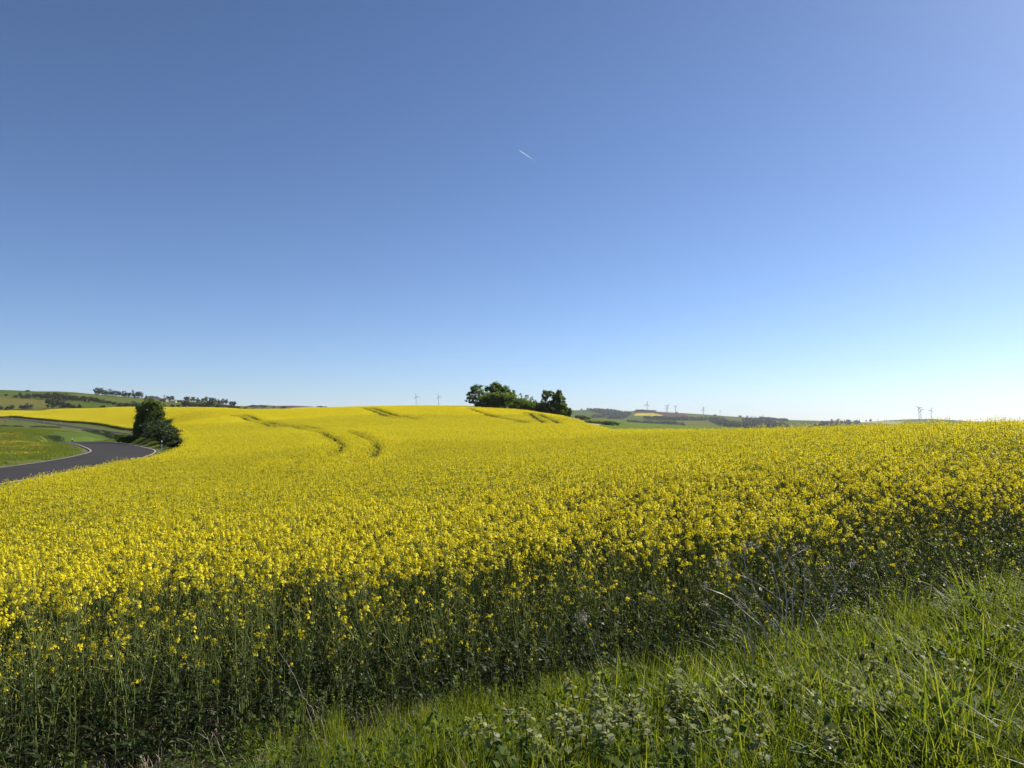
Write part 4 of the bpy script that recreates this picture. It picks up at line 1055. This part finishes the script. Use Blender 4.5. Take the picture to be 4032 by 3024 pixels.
# the tall bush by the road bend
S = 105 / F
l = place(585, 1735, 104)
rowb = px_of(*l)[1]
def lob(base_px, base_row, d, pxs):
    """lobes given as (pixel x, pixel row, half width, half height) in the picture -> metres about the base"""
    s = d / F
    return [((x - base_px) * s, dy * 1.0, (base_row - y) * s, hw * s, hw * s * .95, hh * s) for x, y, hw, hh, dy in pxs]
tree('roadside_bush', 'tall dense dark green bush at the inner side of the road bend', 'bush', l,
     lob(585, rowb, 104, [(585, 1600, 26, 28, 0), (572, 1625, 36, 30, .2), (602, 1632, 34, 32, -.2), (620, 1638, 22, 24, -.1), (565, 1660, 34, 34, .1), (595, 1672, 34, 30, -.3), (550, 1690, 24, 30, 0), (575, 1705, 36, 32, -.2), (540, 1712, 18, 22, 0), (585, 1650, 38, 50, 0), (610, 1604, 26, 24, 0), (632, 1640, 18, 22, 0), (570, 1690, 36, 40, 0)]),
     21000, .2, 'tree_leaf_bright', trunk=1.6, tr=.14, seed=1, clumps=26)
for i, (px, d, hw, h, lab) in enumerate(((612, 99, 1.5, 2.5, 'shade-dark bramble bush touching the right foot of the tall roadside bush'), (640, 95, 1.6, 2.1, 'shade-dark bramble bush, second along the shaded bank from the tall bush'), (668, 89, 1.4, 1.6, 'shade-dark bramble bush, third along the shaded bank behind the marker post'),
                                    (694, 83, 1.2, 1.15, 'low shade-dark bramble, fourth along the shaded bank'), (715, 78, .9, .8, 'lowest shade-dark bramble at the right end of the shaded bank'), (505, 104, .9, .95, 'small leafy bramble left of the tall bush at the road edge'), (478, 112, .8, .8, 'little round bramble farthest left of the tall bush'))):
    l = place(px, 1740, d)
    tree('bramble_bush', lab, 'bush', l, [(0, 0, h * .45, hw, hw, h * .5), (hw * .5, .3, h * .3, hw * .8, hw * .8, h * .4), (-hw * .5, -.3, h * .3, hw * .8, hw * .8, h * .38), (.2, -hw * .5, h * .18, hw, hw * .7, h * .3)], 5200, .15, 'shrub_leaf' if i < 5 else 'tree_leaf', 'brambles on the bank beside the road bend', seed=20 + i, clumps=16)  # bank bushes take the darker leaf, shade of crop side put into colour
# shrubs in the ditch of the hollow
for i, (px, row, d, w, h, lab) in enumerate(((408, 1706, 228, 1.6, 1.5, 'small dark shrub in the ditch, left one'), (432, 1718, 214, 1.8, 1.6, 'small dark shrub in the ditch, middle one'), (455, 1730, 200, 2.0, 1.8, 'dark rounded shrub in the ditch nearest the road bend'), (372, 1694, 246, 1.4, 1.0, 'lowest shrub at the upper end of the ditch'))):
    tree('ditch_shrub', lab, 'shrub', place(px, row, d), [(0, 0, h * .4, w, w, h * .55), (w * .6, 0, h * .3, w * .6, w * .6, h * .4)], 700, .22, 'shrub_leaf', 'shrubs in the ditch of the hollow', seed=40 + i)
# the copse on the crest
def copse(name, label, px0, d, pxs, n, leaf, mat, trunk=None, **kw):
    l = place(px0, 1610, d); rb = px_of(*l)[1]
    return tree(name, label, 'tree' if trunk else 'bush', l, lob(px0, rb, d, pxs), n, leaf, mat, 'copse on the crest of the field', trunk=trunk, **kw)
copse('round_tree', 'open round-crowned tree at the left end of the copse, sky showing through', 1872, 188, [(1878, 1533, 27, 18, 0), (1858, 1555, 22, 18, .3), (1892, 1556, 24, 18, -.3), (1848, 1576, 16, 14, 0), (1872, 1578, 20, 14, .4), (1902, 1575, 16, 16, 0)], 5200, .26, 'tree_leaf', trunk=2.6, tr=.16, seed=60, clumps=26, fluff=.25)
copse('tall_tree', 'tallest broad tree of the copse, rising behind the bushes', 1958, 191, [(1946, 1527, 28, 22, 0), (1972, 1533, 28, 20, .3), (1928, 1540, 18, 20, 0), (1995, 1553, 22, 18, -.3), (1960, 1556, 40, 26, 0), (2020, 1560, 16, 16, 0), (1955, 1585, 34, 26, 0)], 14000, .27, 'tree_leaf', trunk=3.6, tr=.2, seed=61, clumps=20)
copse('thicket_bush', 'big mounded thicket filling the middle of the copse', 1950, 185, [(1945, 1572, 38, 26, 0), (1975, 1575, 40, 26, -.4), (1905, 1590, 30, 18, .2), (2010, 1583, 36, 24, 0), (1940, 1600, 48, 16, -.5), (1890, 1600, 20, 10, 0), (1985, 1605, 48, 20, -.6), (1950, 1562, 44, 16, 0), (1990, 1565, 44, 18, 0), (1920, 1575, 36, 20, 0), (2015, 1600, 46, 24, -.5)], 22000, .24, 'tree_leaf', seed=62, clumps=30)
copse('thicket_bush', 'lower thicket sloping down the right flank of the copse', 2065, 185, [(2045, 1592, 34, 22, 0), (2080, 1602, 34, 20, -.3), (2108, 1608, 28, 18, .2), (2050, 1614, 40, 18, -.5), (2095, 1620, 36, 16, -.4), (2130, 1618, 22, 16, 0), (2060, 1588, 40, 18, 0), (2095, 1598, 40, 18, 0), (2125, 1604, 28, 20, 0), (2142, 1608, 24, 18, -.2)], 17000, .24, 'tree_leaf', seed=63, clumps=26)
copse('sapling', 'thin sapling poking out of the thicket, nearer the tall tree', 2025, 189, [(2024, 1545, 7, 12, 0), (2016, 1556, 9, 10, 0)], 260, .24, 'tree_leaf', trunk=3.0, tr=.06, seed=64)
copse('sapling', 'small open sapling above the sloping thicket', 2078, 188, [(2076, 1563, 9, 10, 0), (2094, 1572, 9, 9, .2), (2068, 1572, 7, 9, 0), (2106, 1580, 8, 6, 0), (2050, 1556, 7, 8, 0)], 520, .22, 'tree_leaf', trunk=1.6, tr=.06, seed=65)
copse('forked_tree', 'airy tree with see-through top, left of the two at the right end of the copse', 2152, 187, [(2150, 1551, 18, 15, 0), (2170, 1550, 14, 13, .3), (2146, 1574, 17, 14, 0), (2160, 1590, 17, 15, 0), (2150, 1606, 18, 14, 0)], 5200, .25, 'tree_leaf', trunk=2.2, tr=.12, seed=66, clumps=20, fluff=.27)
copse('dense_tree', 'dense upright tree at the right end of the copse', 2200, 186, [(2202, 1550, 14, 15, 0), (2192, 1566, 18, 16, .2), (2208, 1574, 17, 18, 0), (2190, 1592, 22, 20, 0), (2208, 1602, 22, 20, -.3), (2190, 1618, 26, 16, -.2)], 12000, .25, 'tree_leaf', trunk=2.2, tr=.14, seed=67, clumps=22)
copse('thicket_bush', 'bush trailing down at the far right foot of the copse', 2228, 184, [(2222, 1610, 18, 22, 0), (2235, 1622, 16, 16, 0), (2215, 1630, 22, 14, -.3), (2244, 1632, 10, 10, 0)], 6500, .24, 'tree_leaf', seed=68)
copse('thicket_bush', 'greyish bush between the sloping thicket and the right-hand trees', 2155, 184, [(2150, 1612, 18, 15, 0), (2168, 1618, 18, 14, 0), (2140, 1622, 16, 12, 0), (2134, 1602, 20, 16, 0)], 5000, .24, 'far_pale', seed=69)
# low hedge between track and young wheat
for i, (px, row, d) in enumerate(((2286, 1646, 204), (2304, 1651, 197), (2324, 1657, 189), (2346, 1664, 181), (2368, 1670, 173), (2390, 1675, 166), (2412, 1680, 160))):
    n_ = ['first', 'second', 'third', 'fourth', 'fifth', 'sixth', 'seventh'][i]
    l = place(px - 4, row, d)
    tree('hedge_shrub', n_ + ' low hedge shrub down the slope beside the gravel track', 'shrub', l, [(0, 0, .3, 1.1, 1.2, .5), (.8, 1.4, .28, 1.0, 1.2, .42), (-.6, -1.6, .25, .9, 1.2, .4)], 1300, .17, 'shrub_leaf', 'hedge shrubs beside the gravel track', seed=80 + i)
o = place(3300, 1672, 60)

# ------------------------------------------------------------------ trees on the hills (pixel x, top row, foot row, width)
ORD = 'first second third fourth fifth sixth seventh eighth ninth tenth eleventh twelfth thirteenth fourteenth fifteenth sixteenth seventeenth eighteenth nineteenth twentieth'.split()
def hill_tree(hill, px, top, foot, w, label, group, mat='far_leaf', name='hill_tree', seed=0, conifer=False):
    p, d = hill.place(px, foot); s = d / F
    H_, W_ = (foot - top) * s * 1.08, w * s / 2 * 1.1
    rg = np.random.default_rng(seed + 5)
    r = empty(name, tuple(p)); tag(r, label, 'tree' if H_ > 4 else 'shrub', group)
    if conifer:
        lobes = [(0, 0, H_ * (.2 + .6 * k / 5), W_ * (1 - k / 6.5), W_ * (1 - k / 6.5), H_ * .14) for k in range(6)]
    else:
        lobes = [(0, 0, H_ * .58, W_ * .78, W_ * .78, H_ * .42), (0, 0, H_ * .3, W_ * .75, W_ * .75, H_ * .3)]
        for k in range(5):
            a = k * 1.26 + rg.uniform(0, 1); f = rg.uniform(.35, .65)
            lobes.append((math.cos(a) * W_ * f, math.sin(a) * W_ * f, H_ * rg.uniform(.25, .75), W_ * rg.uniform(.4, .62), W_ * rg.uniform(.4, .62), H_ * rg.uniform(.2, .3)))
    link('crown', mesh_quads('crown', [(crown_quads(rg, lobes, 1000, max(.5, W_ * .19), clumps=10), M[mat])]), r)
    link('trunk', mesh_quads('trunk', [(limbs(rg, lobes[:3], H_ * .4, max(.15, H_ * .03)), M['bark'])]), r)
    return r
ROWS = {
    ('in the tall hilltop row', 'trees in the tall hilltop row'): [(388, 1527, 1555, 32), (410, 1534, 1558, 24), (433, 1533, 1560, 26, 'far_pale'), (450, 1539, 1561, 22), (470, 1541, 1562, 20), (490, 1539, 1565, 26), (510, 1546, 1566, 18), (523, 1537, 1567, 12), (540, 1545, 1569, 32), (556, 1543, 1570, 18, 'far_pale')],
    ('among the hilltop farm buildings', 'trees around the hilltop farm'): [(575, 1552, 1573, 9, 'conifer'), (662, 1561, 1580, 22), (678, 1560, 1580, 20), (735, 1563, 1582, 26), (760, 1564, 1583, 22), (780, 1567, 1585, 18), (796, 1568, 1582, 10, 'far_bare'), (810, 1562, 1584, 22, 'far_pale'), (832, 1567, 1588, 28), (850, 1570, 1592, 16), (860, 1573, 1593, 12, 'far_pale'), (880, 1568, 1590, 16), (891, 1570, 1594, 14), (916, 1580, 1600, 30)],
    ('in the belt below the farm', 'trees in the belt below the farm'): [(615, 1592, 1602, 12), (680, 1594, 1604, 16), (702, 1594, 1604, 16), (725, 1591, 1605, 20), (742, 1575, 1607, 42, 'far_pale'), (765, 1586, 1607, 26), (780, 1580, 1607, 30, 'far_pale'), (805, 1583, 1608, 34, 'far_pale'), (834, 1577, 1610, 42, 'far_pale'), (862, 1592, 1611, 30), (882, 1594, 1613, 36, 'far_bare'), (908, 1596, 1615, 30), (935, 1601, 1616, 24), (965, 1604, 1618, 24), (1000, 1608, 1620, 24)],
    ('in the hillside hedgerow', 'trees in the hedgerow across the hill'): [(62, 1556, 1567, 16), (80, 1545, 1568, 13), (92, 1557, 1569, 16), (110, 1549, 1569, 26), (138, 1548, 1571, 30), (165, 1551, 1572, 26), (190, 1548, 1573, 34), (215, 1547, 1574, 38), (240, 1550, 1575, 36), (262, 1549, 1577, 28), (282, 1557, 1578, 24), (302, 1560, 1579, 22), (328, 1560, 1580, 26), (355, 1562, 1584, 32), (376, 1566, 1586, 24), (390, 1571, 1587, 14), (405, 1573, 1589, 20), (427, 1579, 1591, 26), (450, 1583, 1594, 20)],
    ('in the clump beside the olive meadow', 'trees beside the olive meadow'): [(203, 1567, 1606, 42, 'far_pale'), (232, 1571, 1608, 42, 'far_pale'), (255, 1578, 1608, 30, 'far_bare'), (250, 1589, 1607, 14, 'conifer'), (272, 1585, 1608, 26, 'conifer'), (291, 1594, 1607, 16, 'far_bare'), (313, 1590, 1608, 16, 'conifer'), (398, 1597, 1608, 10, 'conifer'), (409, 1597, 1608, 10)],
    ('at the foot of the olive meadow', 'shrubs at the foot of the hill'): [(4, 1599, 1613, 16, 'far_bare'), (30, 1598, 1614, 20, 'conifer'), (46, 1596, 1612, 18), (85, 1596, 1611, 22, 'far_bare'), (106, 1591, 1612, 40, 'far_bare')],
    ('in the scrub behind the roadside bush', 'scrub behind the roadside bush'): [(478, 1586, 1605, 34, 'far_pale'), (500, 1588, 1606, 26), (524, 1580, 1605, 22), (545, 1588, 1606, 28), (565, 1590, 1606, 22)],
    ('standing alone high on the hillside', 'lone shrubs high on the hillside'): [(24, 1552, 1560, 10), (108, 1536, 1542, 16)],
}
sd = 0
for (where, grp), items in ROWS.items():
    for i, it in enumerate(items):
        sd += 1
        px, top, foot, w = it[:4]; mt = it[4] if len(it) > 4 else 'far_leaf'
        look = {'far_leaf': 'dark round tree', 'far_pale': 'pale green loose tree', 'far_bare': 'brownish half-bare tree', 'conifer': 'dark pointed conifer'}[mt]
        hill_tree(west, px, top, foot, w, '%s, %s from the left %s' % (look, ORD[i], where), grp, 'conifer' if mt == 'conifer' else mt, {'far_leaf': 'round_tree', 'far_pale': 'pale_tree', 'far_bare': 'bare_tree', 'conifer': 'conifer'}[mt], sd * 31, mt == 'conifer')
for i, (px, top, foot, w) in enumerate(((1000, 1596, 1604, 40), (962, 1599, 1606, 10), (1040, 1597, 1605, 20), (1078, 1600, 1605, 12), (1118, 1600, 1612, 26), (1250, 1598, 1603, 6), (1265, 1599, 1604, 20), (1282, 1600, 1604, 12))):
    hill_tree(mid, px, top, foot, w, '%s distant tree from the left on the ridge between farm and crest' % ORD[i], 'distant trees left of the crest', 'conifer', 'distant_tree', 700 + i * 13)
for i, (px, top, foot, w) in enumerate(((2290, 1608, 1617, 8), (2313, 1606, 1616, 8), (2664, 1621, 1627, 8), (2815, 1632, 1638, 12), (2915, 1636, 1645, 14), (3275, 1650, 1659, 8), (3300, 1649, 1660, 12), (3340, 1652, 1662, 14), (3372, 1656, 1665, 18))):
    hill_tree(east, px, top, foot, w, '%s small dark tree from the left along the far ridge right of the copse' % ORD[i], 'lone trees on the far ridge', 'conifer', 'distant_tree', 900 + i * 13)
for i, (px, top, foot, w, lab) in enumerate(((3411, 1653, 1661, 7, 'tiny dark tree left of a taller one on the pale far field'), (3428, 1651, 1661, 10, 'taller of two tiny dark trees on the pale far field'))):
    hill_tree(far, px, top, foot, w, lab, 'two trees on the pale far field', 'conifer', 'distant_tree', 1000 + i * 13)
# far woods that read as one mass
wr = np.random.default_rng(5)
for lab, poly in FOREST.items():
    poly = np.array(poly, float); lo, hi = poly.min(0), poly.max(0); con = 'conifer' in lab and 'behind' not in lab
    q = []; n_t = int(np.clip((hi[0] - lo[0]) * (hi[1] - lo[1]) / 14, 40, 420)); k = 0
    while k < n_t:
        xy = lo + wr.random(2) * (hi - lo)
        if not inside(poly, xy[None])[0]: continue
        k += 1
        p, d = east.place(*xy); s = d / F
        if con:
            h, w = wr.uniform(12, 16) * s, wr.uniform(2.6, 3.6) * s
            lob_ = [(0, 0, h * .3, w, w, h * .3), (0, 0, h * .65, w * .55, w * .55, h * .3)]
        else:
            h, w = wr.uniform(6, 9.5) * s, wr.uniform(4, 6.5) * s
            if hi[1] - lo[1] < 8: h *= .75
            lob_ = [(0, 0, h * .5, w, w, h * .45), (w * .5, 0, h * .4, w * .7, w * .7, h * .4)]
        q.append(crown_quads(wr, lob_, 70, w * .5, clumps=5) + p)
    o = link('distant_wood', mesh_quads('distant_wood', [(np.concatenate(q), M['conifer' if con else 'far_leaf'])]))
    tag(o, lab, 'wood', kind='stuff')

# ------------------------------------------------------------------ buildings
def house(hill, px, foot, w_px, wall_px, roof_px, depth, label, wall, roof, yaw=0.0, wins=3, doors=1, name='farmhouse', gable_to='x', chimney=True):
    p, d = hill.place(px, foot); s = d / F
    w, hw, hr = w_px * s, wall_px * s, roof_px * s
    r = empty(name, tuple(p), yaw); tag(r, label, 'house' if 'house' in name or 'home' in name else 'barn')
    x, y = w / 2, depth / 2
    body = list(box(-x, x, -y, y, -3, hw))
    for sx in (-x, x): body.append([(sx, -y, hw), (sx, y, hw), (sx, 0, hw + hr * .97), (sx, 0, hw + hr * .97)])
    link('wall', mesh_quads('wall', [(np.array(body, float), M[wall])]), r)
    e, ov = .5, .5
    rf = []
    for sg in (-1, 1):
        a = np.array([(-x - e, sg * (y + ov), hw - ov * hr / y), (x + e, sg * (y + ov), hw - ov * hr / y), (x + e, 0, hw + hr), (-x - e, 0, hw + hr)])
        rf += [a, a + (0, 0, .3)]
        rf.append([a[0], a[1], a[1] + (0, 0, .3), a[0] + (0, 0, .3)])
        for i, j in ((1, 2), (3, 0)): rf.append([a[i], a[j], a[j] + (0, 0, .3), a[i] + (0, 0, .3)])
    ro = link('roof', mesh_quads('roof', [(np.array(rf, float), M[roof])]), r)
    if chimney: link('chimney', mesh_quads('chimney', [(box(x * .3, x * .3 + .9, -.45, .45, hw + hr * .7, hw + hr + 1.1), M['stone'])]), ro)
    for i in range(wins):
        cx_ = -x + (i + .5 + (.5 if doors else 0)) * 2 * x / (wins + doors)
        wo = link('window', mesh_quads('window', [(box(cx_ - .7, cx_ + .7, -y - .08, -y + .05, hw * .38, hw * .78), M['plaster_white'])]), r)
        link('pane', mesh_quads('pane', [(box(cx_ - .55, cx_ + .55, -y - .11, -y - .06, hw * .41, hw * .75), M['glass'])]), wo)
    if doors: link('door', mesh_quads('door', [(box(-x + .6, -x + 1.9, -y - .08, -y + .05, -.2, hw * .7), M['wood'])]), r)
    for sx in (-1, 1):
        wo = link('window', mesh_quads('window', [(box(*sorted((sx * (x + .08), sx * (x - .05))), -.7, .7, hw * .8, hw * .8 + 1.4), M['stone'])]), r)
        link('pane', mesh_quads('pane', [(box(*sorted((sx * (x + .11), sx * (x + .05))), -.55, .55, hw * .8 + .15, hw * .8 + 1.25), M['glass'])]), wo)
    return r
house(west, 594, 1574, 36, 4.0, 9.0, 13, 'long farmhouse with dark slate roof beside the pointed conifer', 'slate', 'slate', R(-8), 4)
house(west, 617, 1575, 14, 5.0, 7.5, 12, 'white-gabled farmhouse with steep dark roof at the end of the long one', 'plaster_white', 'slate', R(-60), 2)
house(west, 646, 1581, 24, 7.0, 4.5, 10, 'low grey stone outbuilding behind the power pole', 'stone', 'tiles', R(5), 3, chimney=True, name='farmhouse')
house(west, 686, 1585, 14, 4.0, 4.0, 8, 'small pale cottage left of the long barn', 'plaster_cream', 'stone', R(12), 2)
house(west, 707, 1582, 34, 5.0, 3.5, 14, 'long barn with pale sheet-metal roof among the hilltop trees', 'wood', 'tin', R(3), 3, 1, 'long_barn', chimney=False)
house(west, 869, 1589, 18, 6.0, 6.5, 11, 'cream house with brown tiled roof between the trees right of the farm', 'plaster_cream', 'tiles', R(20), 2)
for px, lab in ((2672, 'pale roofed village house in the valley, left of the other'), (2726, 'pale roofed village house in the valley, right of the other')):
    house(east, px, 1687, 11, 3, 2.5, 9, lab, 'plaster_white', 'tin', R(10), 2, 1, 'village_house', chimney=False)
# power pole
p, d = west.place(645, 1604); s = d / F
r = empty('power_pole', tuple(p)); tag(r, 'dark wooden power pole with crossarm on the hill beside the farm', 'power pole')
H_ = 48 * s
link('pole', mesh_quads('pole', [(tube([(0, 0, -1), (.1, 0, H_ * .5), (.2, 0, H_)], [.42, .36, .28], 8), M['wood'])]), r)
ar_ = link('crossarm', mesh_quads('crossarm', [(box(-1.3, 1.7, -.12, .12, H_ - .75, H_ - .5), M['wood'])]), r)
for k in (-1.15, .2, 1.55): link('insulator', mesh_quads('insulator', [(tube([(k, 0, H_ - .5), (k, 0, H_ - .1)], [.09, .06], 6), M['stone'])]), ar_)

# ------------------------------------------------------------------ wind turbines
def turbine(px, hub_row, base_row, d, blade_px, a0, label, yaw=0.0, tower_px=1.6):
    s = d / F
    b = P(px, base_row, d); hz = (base_row - hub_row) * s; L = blade_px * s
    r = empty('wind_turbine', tuple(b), -math.atan2(b[0], b[1]) + yaw); tag(r, label, 'wind turbine', 'wind turbines on the horizon')
    w = tower_px * s * .8
    link('tower', mesh_quads('tower', [(tube([(0, 0, -15), (0, 0, hz * .5), (0, 0, hz)], [w, w * .8, w * .55], 10), M['turbine'])], smooth=True), r)
    nac = link('nacelle', mesh_quads('nacelle', [(box(-w * .55, w * .55, -w * 1.2, w * 2.2, hz - w * .5, hz + w * .6), M['turbine'])]), r)
    hub = link('hub', mesh_quads('hub', [(tube([(0, -w * 1.2, hz), (0, -w * 1.8, hz), (0, -w * 2.3, hz)], [w * .6, w * .55, w * .05], 10), M['turbine'])], smooth=True), r)
    for k in range(3):
        a = R(a0 + 120 * k); o = np.array((math.sin(a), 0, math.cos(a))); sd_ = np.array((math.cos(a), .25, -math.sin(a)))
        c0 = np.array((0, -w * 1.7, hz))
        t = np.array((0, .08, .2, .6, 1.0)); ch = np.array((.8, .9, 1.6, 1.1, .5)) * w * 1.15
        q = [ribbon([c0 + o * L * u for u in t], sd_, ch), ribbon([c0 + o * L * u + np.array((0, -w * .22, 0)) for u in t], sd_, ch * .9)]
        link('blade', mesh_quads('blade', [(np.concatenate(q), M['turbine'])]), r)
turbine(1639, 1562, 1612, 4200, 14, -18, 'lone wind turbine above the crest of the rape field, left of another')
turbine(1727, 1562, 1616, 4200, 13, -20, 'wind turbine above the crest, between the first one and the copse')
turbine(2548, 1593, 1622, 5000, 14, 8, 'wind turbine rising out of the skyline copse left of the yellow field')
turbine(2624, 1607, 1626, 5400, 9, -25, 'smaller and farther wind turbine of the close pair above the ploughed field', tower_px=1.1)
turbine(2628.5, 1598, 1627, 5000, 11, 40, 'taller wind turbine of the close pair above the ploughed field')
turbine(2660.5, 1601, 1629, 5000, 10, 50, 'wind turbine standing right of the close pair, two blades raised like a V')
turbine(2768.5, 1612, 1635, 5200, 12, 2, 'nearer wind turbine of the overlapping pair left of the radio mast', tower_px=1.2)
turbine(2771, 1606, 1635, 5600, 9, 95, 'farther wind turbine of the overlapping pair left of the radio mast', tower_px=1.0)
turbine(3005, 1634, 1652, 7600, 8, 10, 'faint tiny wind turbine behind the conifer plantation', tower_px=.7)
turbine(3619, 1606.5, 1652, 5400, 14, -45, 'tall wind turbine at the left of the three on the right-hand hill')
turbine(3626.5, 1613.5, 1652, 5500, 15, 84, 'middle wind turbine of the three on the right-hand hill, overlapping its neighbour')
turbine(3667, 1615, 1652, 5400, 13, 20, 'wind turbine standing apart at the right of the three on the right-hand hill')
turbine(3729, 1644, 1660, 7800, 9, 12, 'faint tiny wind turbine beyond the right-hand hill', tower_px=.7)
turbine(3693, 1643, 1658, 8200, 6, 0, 'faintest wind turbine just right of the three on the hill', tower_px=.6)
b = P(2836, 1640, 4900); s = 4900 / F
r = empty('radio_mast', tuple(b)); tag(r, 'thin radio mast on the far ridge right of the turbines', 'mast')
link('mast', mesh_quads('mast', [(tube([(0, 0, -10), (0, 0, 26 * s)], [.55 * s, .4 * s], 6), M['turbine'])]), r)
link('antenna', mesh_quads('antenna', [(tube([(0, 0, 22 * s), (0, 0, 26.5 * s)], [1.1 * s, 1.0 * s], 8), M['turbine'])]), r)

# ------------------------------------------------------------------ flying insects, built as birdlike specks, and the vapour trails of two airliners
for px, row, d, lab, span in ((1078, 1545, 170, 'dark bird gliding low over the field left of the turbines', .34), (1475, 1371, 150, 'small dark bird in the blue, left of the pair over the field', .24), (1662, 1354, 150, 'small dark bird in the blue, right of the pair over the field', .24), (283, 1136, 160, 'small dark bird high over the road on the left', .24), (1308, 592, 140, 'tiny dark bird highest in the blue sky', .2)):
    p = P(px, row, d); r = empty('insect', tuple(p), rs.uniform(-.5, .5)); tag(r, lab, 'insect', 'insects in the sky')
    body = tube([(0, -.09, 0), (0, -.05, .01), (0, .02, .01), (0, .08, 0), (0, .13, 0)], [.006, .025, .03, .016, .02], 8)
    wings = []
    for sg in (-1, 1):
        wings.append(ribbon([(0, 0, .01), (sg * span * .25, .01, .05), (sg * span * .42, -.01, .045), (sg * span * .6, -.06, .02)], (0, 1, 0), [.09, .09, .07, .01]))
    link('body', mesh_quads('body', [(np.concatenate([body] + wings), M['insect'])]), r)
mt, nt, out = mat_new('ice_cloud')
df = nt.nodes.new('ShaderNodeBsdfDiffuse'); df.inputs[0].default_value = (.9, .9, .9, 1)
tl_ = nt.nodes.new('ShaderNodeBsdfTranslucent'); tl_.inputs[0].default_value = (.9, .9, .9, 1)
m1 = nt.nodes.new('ShaderNodeMixShader'); m1.inputs[0].default_value = .5
tp_ = nt.nodes.new('ShaderNodeBsdfTransparent'); m2 = nt.nodes.new('ShaderNodeMixShader')
at_ = nt.nodes.new('ShaderNodeAttribute'); at_.attribute_name = 'thick'
nt.links.new(df.outputs[0], m1.inputs[1]); nt.links.new(tl_.outputs[0], m1.inputs[2])
nt.links.new(at_.outputs['Fac'], m2.inputs[0]); nt.links.new(tp_.outputs[0], m2.inputs[1]); nt.links.new(m1.outputs[0], m2.inputs[2]); nt.links.new(m2.outputs[0], out.inputs[0])
def contrail(x0, r0, x1, r1, d, wpx, label, dens):
    a, b = P(x0, r0, d), P(x1, r1, d * .985); s = d / F; n = 24
    t = np.linspace(0, 1, n); pts = a + (b - a) * t[:, None]
    rr_ = (.25 + wpx * np.sqrt(t)) * s / 2
    q = tube(pts, rr_, 10)
    me = mesh_quads('contrail', [(q, mt)], smooth=True)
    va = me.attributes.new('thick', 'FLOAT', 'POINT')
    co = q.reshape(-1, 3); u = np.clip(((co - a) @ (b - a)) / ((b - a) @ (b - a)), 0, 1)
    va.data.foreach_set('value', (dens * (1 - u) ** 1.3).astype(np.float32))
    tag(link('contrail', me), label, 'vapour trail')
contrail(2044, 591, 2106, 633, 28000, 3.2, 'short bright white vapour trail in the middle of the blue sky', .85)
contrail(2454, 1168, 2470, 1176, 60000, 2.2, 'tiny faint vapour trail low in the sky right of the bright one', .3)

# ------------------------------------------------------------------ haze: thin even air round everything on the ground
mt, nt, out = mat_new('thin_haze')
pv = nt.nodes.new('ShaderNodeVolumePrincipled')
pv.inputs['Color'].default_value = (.86, .91, 1.0, 1)
pv.inputs['Density'].default_value = HAZE = 4.2e-5
pv.inputs['Anisotropy'].default_value = .0
nt.links.new(pv.outputs[0], out.inputs['Volume'])
hz = link('haze', mesh_quads('haze', [(box(-12000, 12000, -12000, 12000, -62, 260), mt)]))
tag(hz, 'thin pale haze over the far hills', 'haze', kind='stuff')
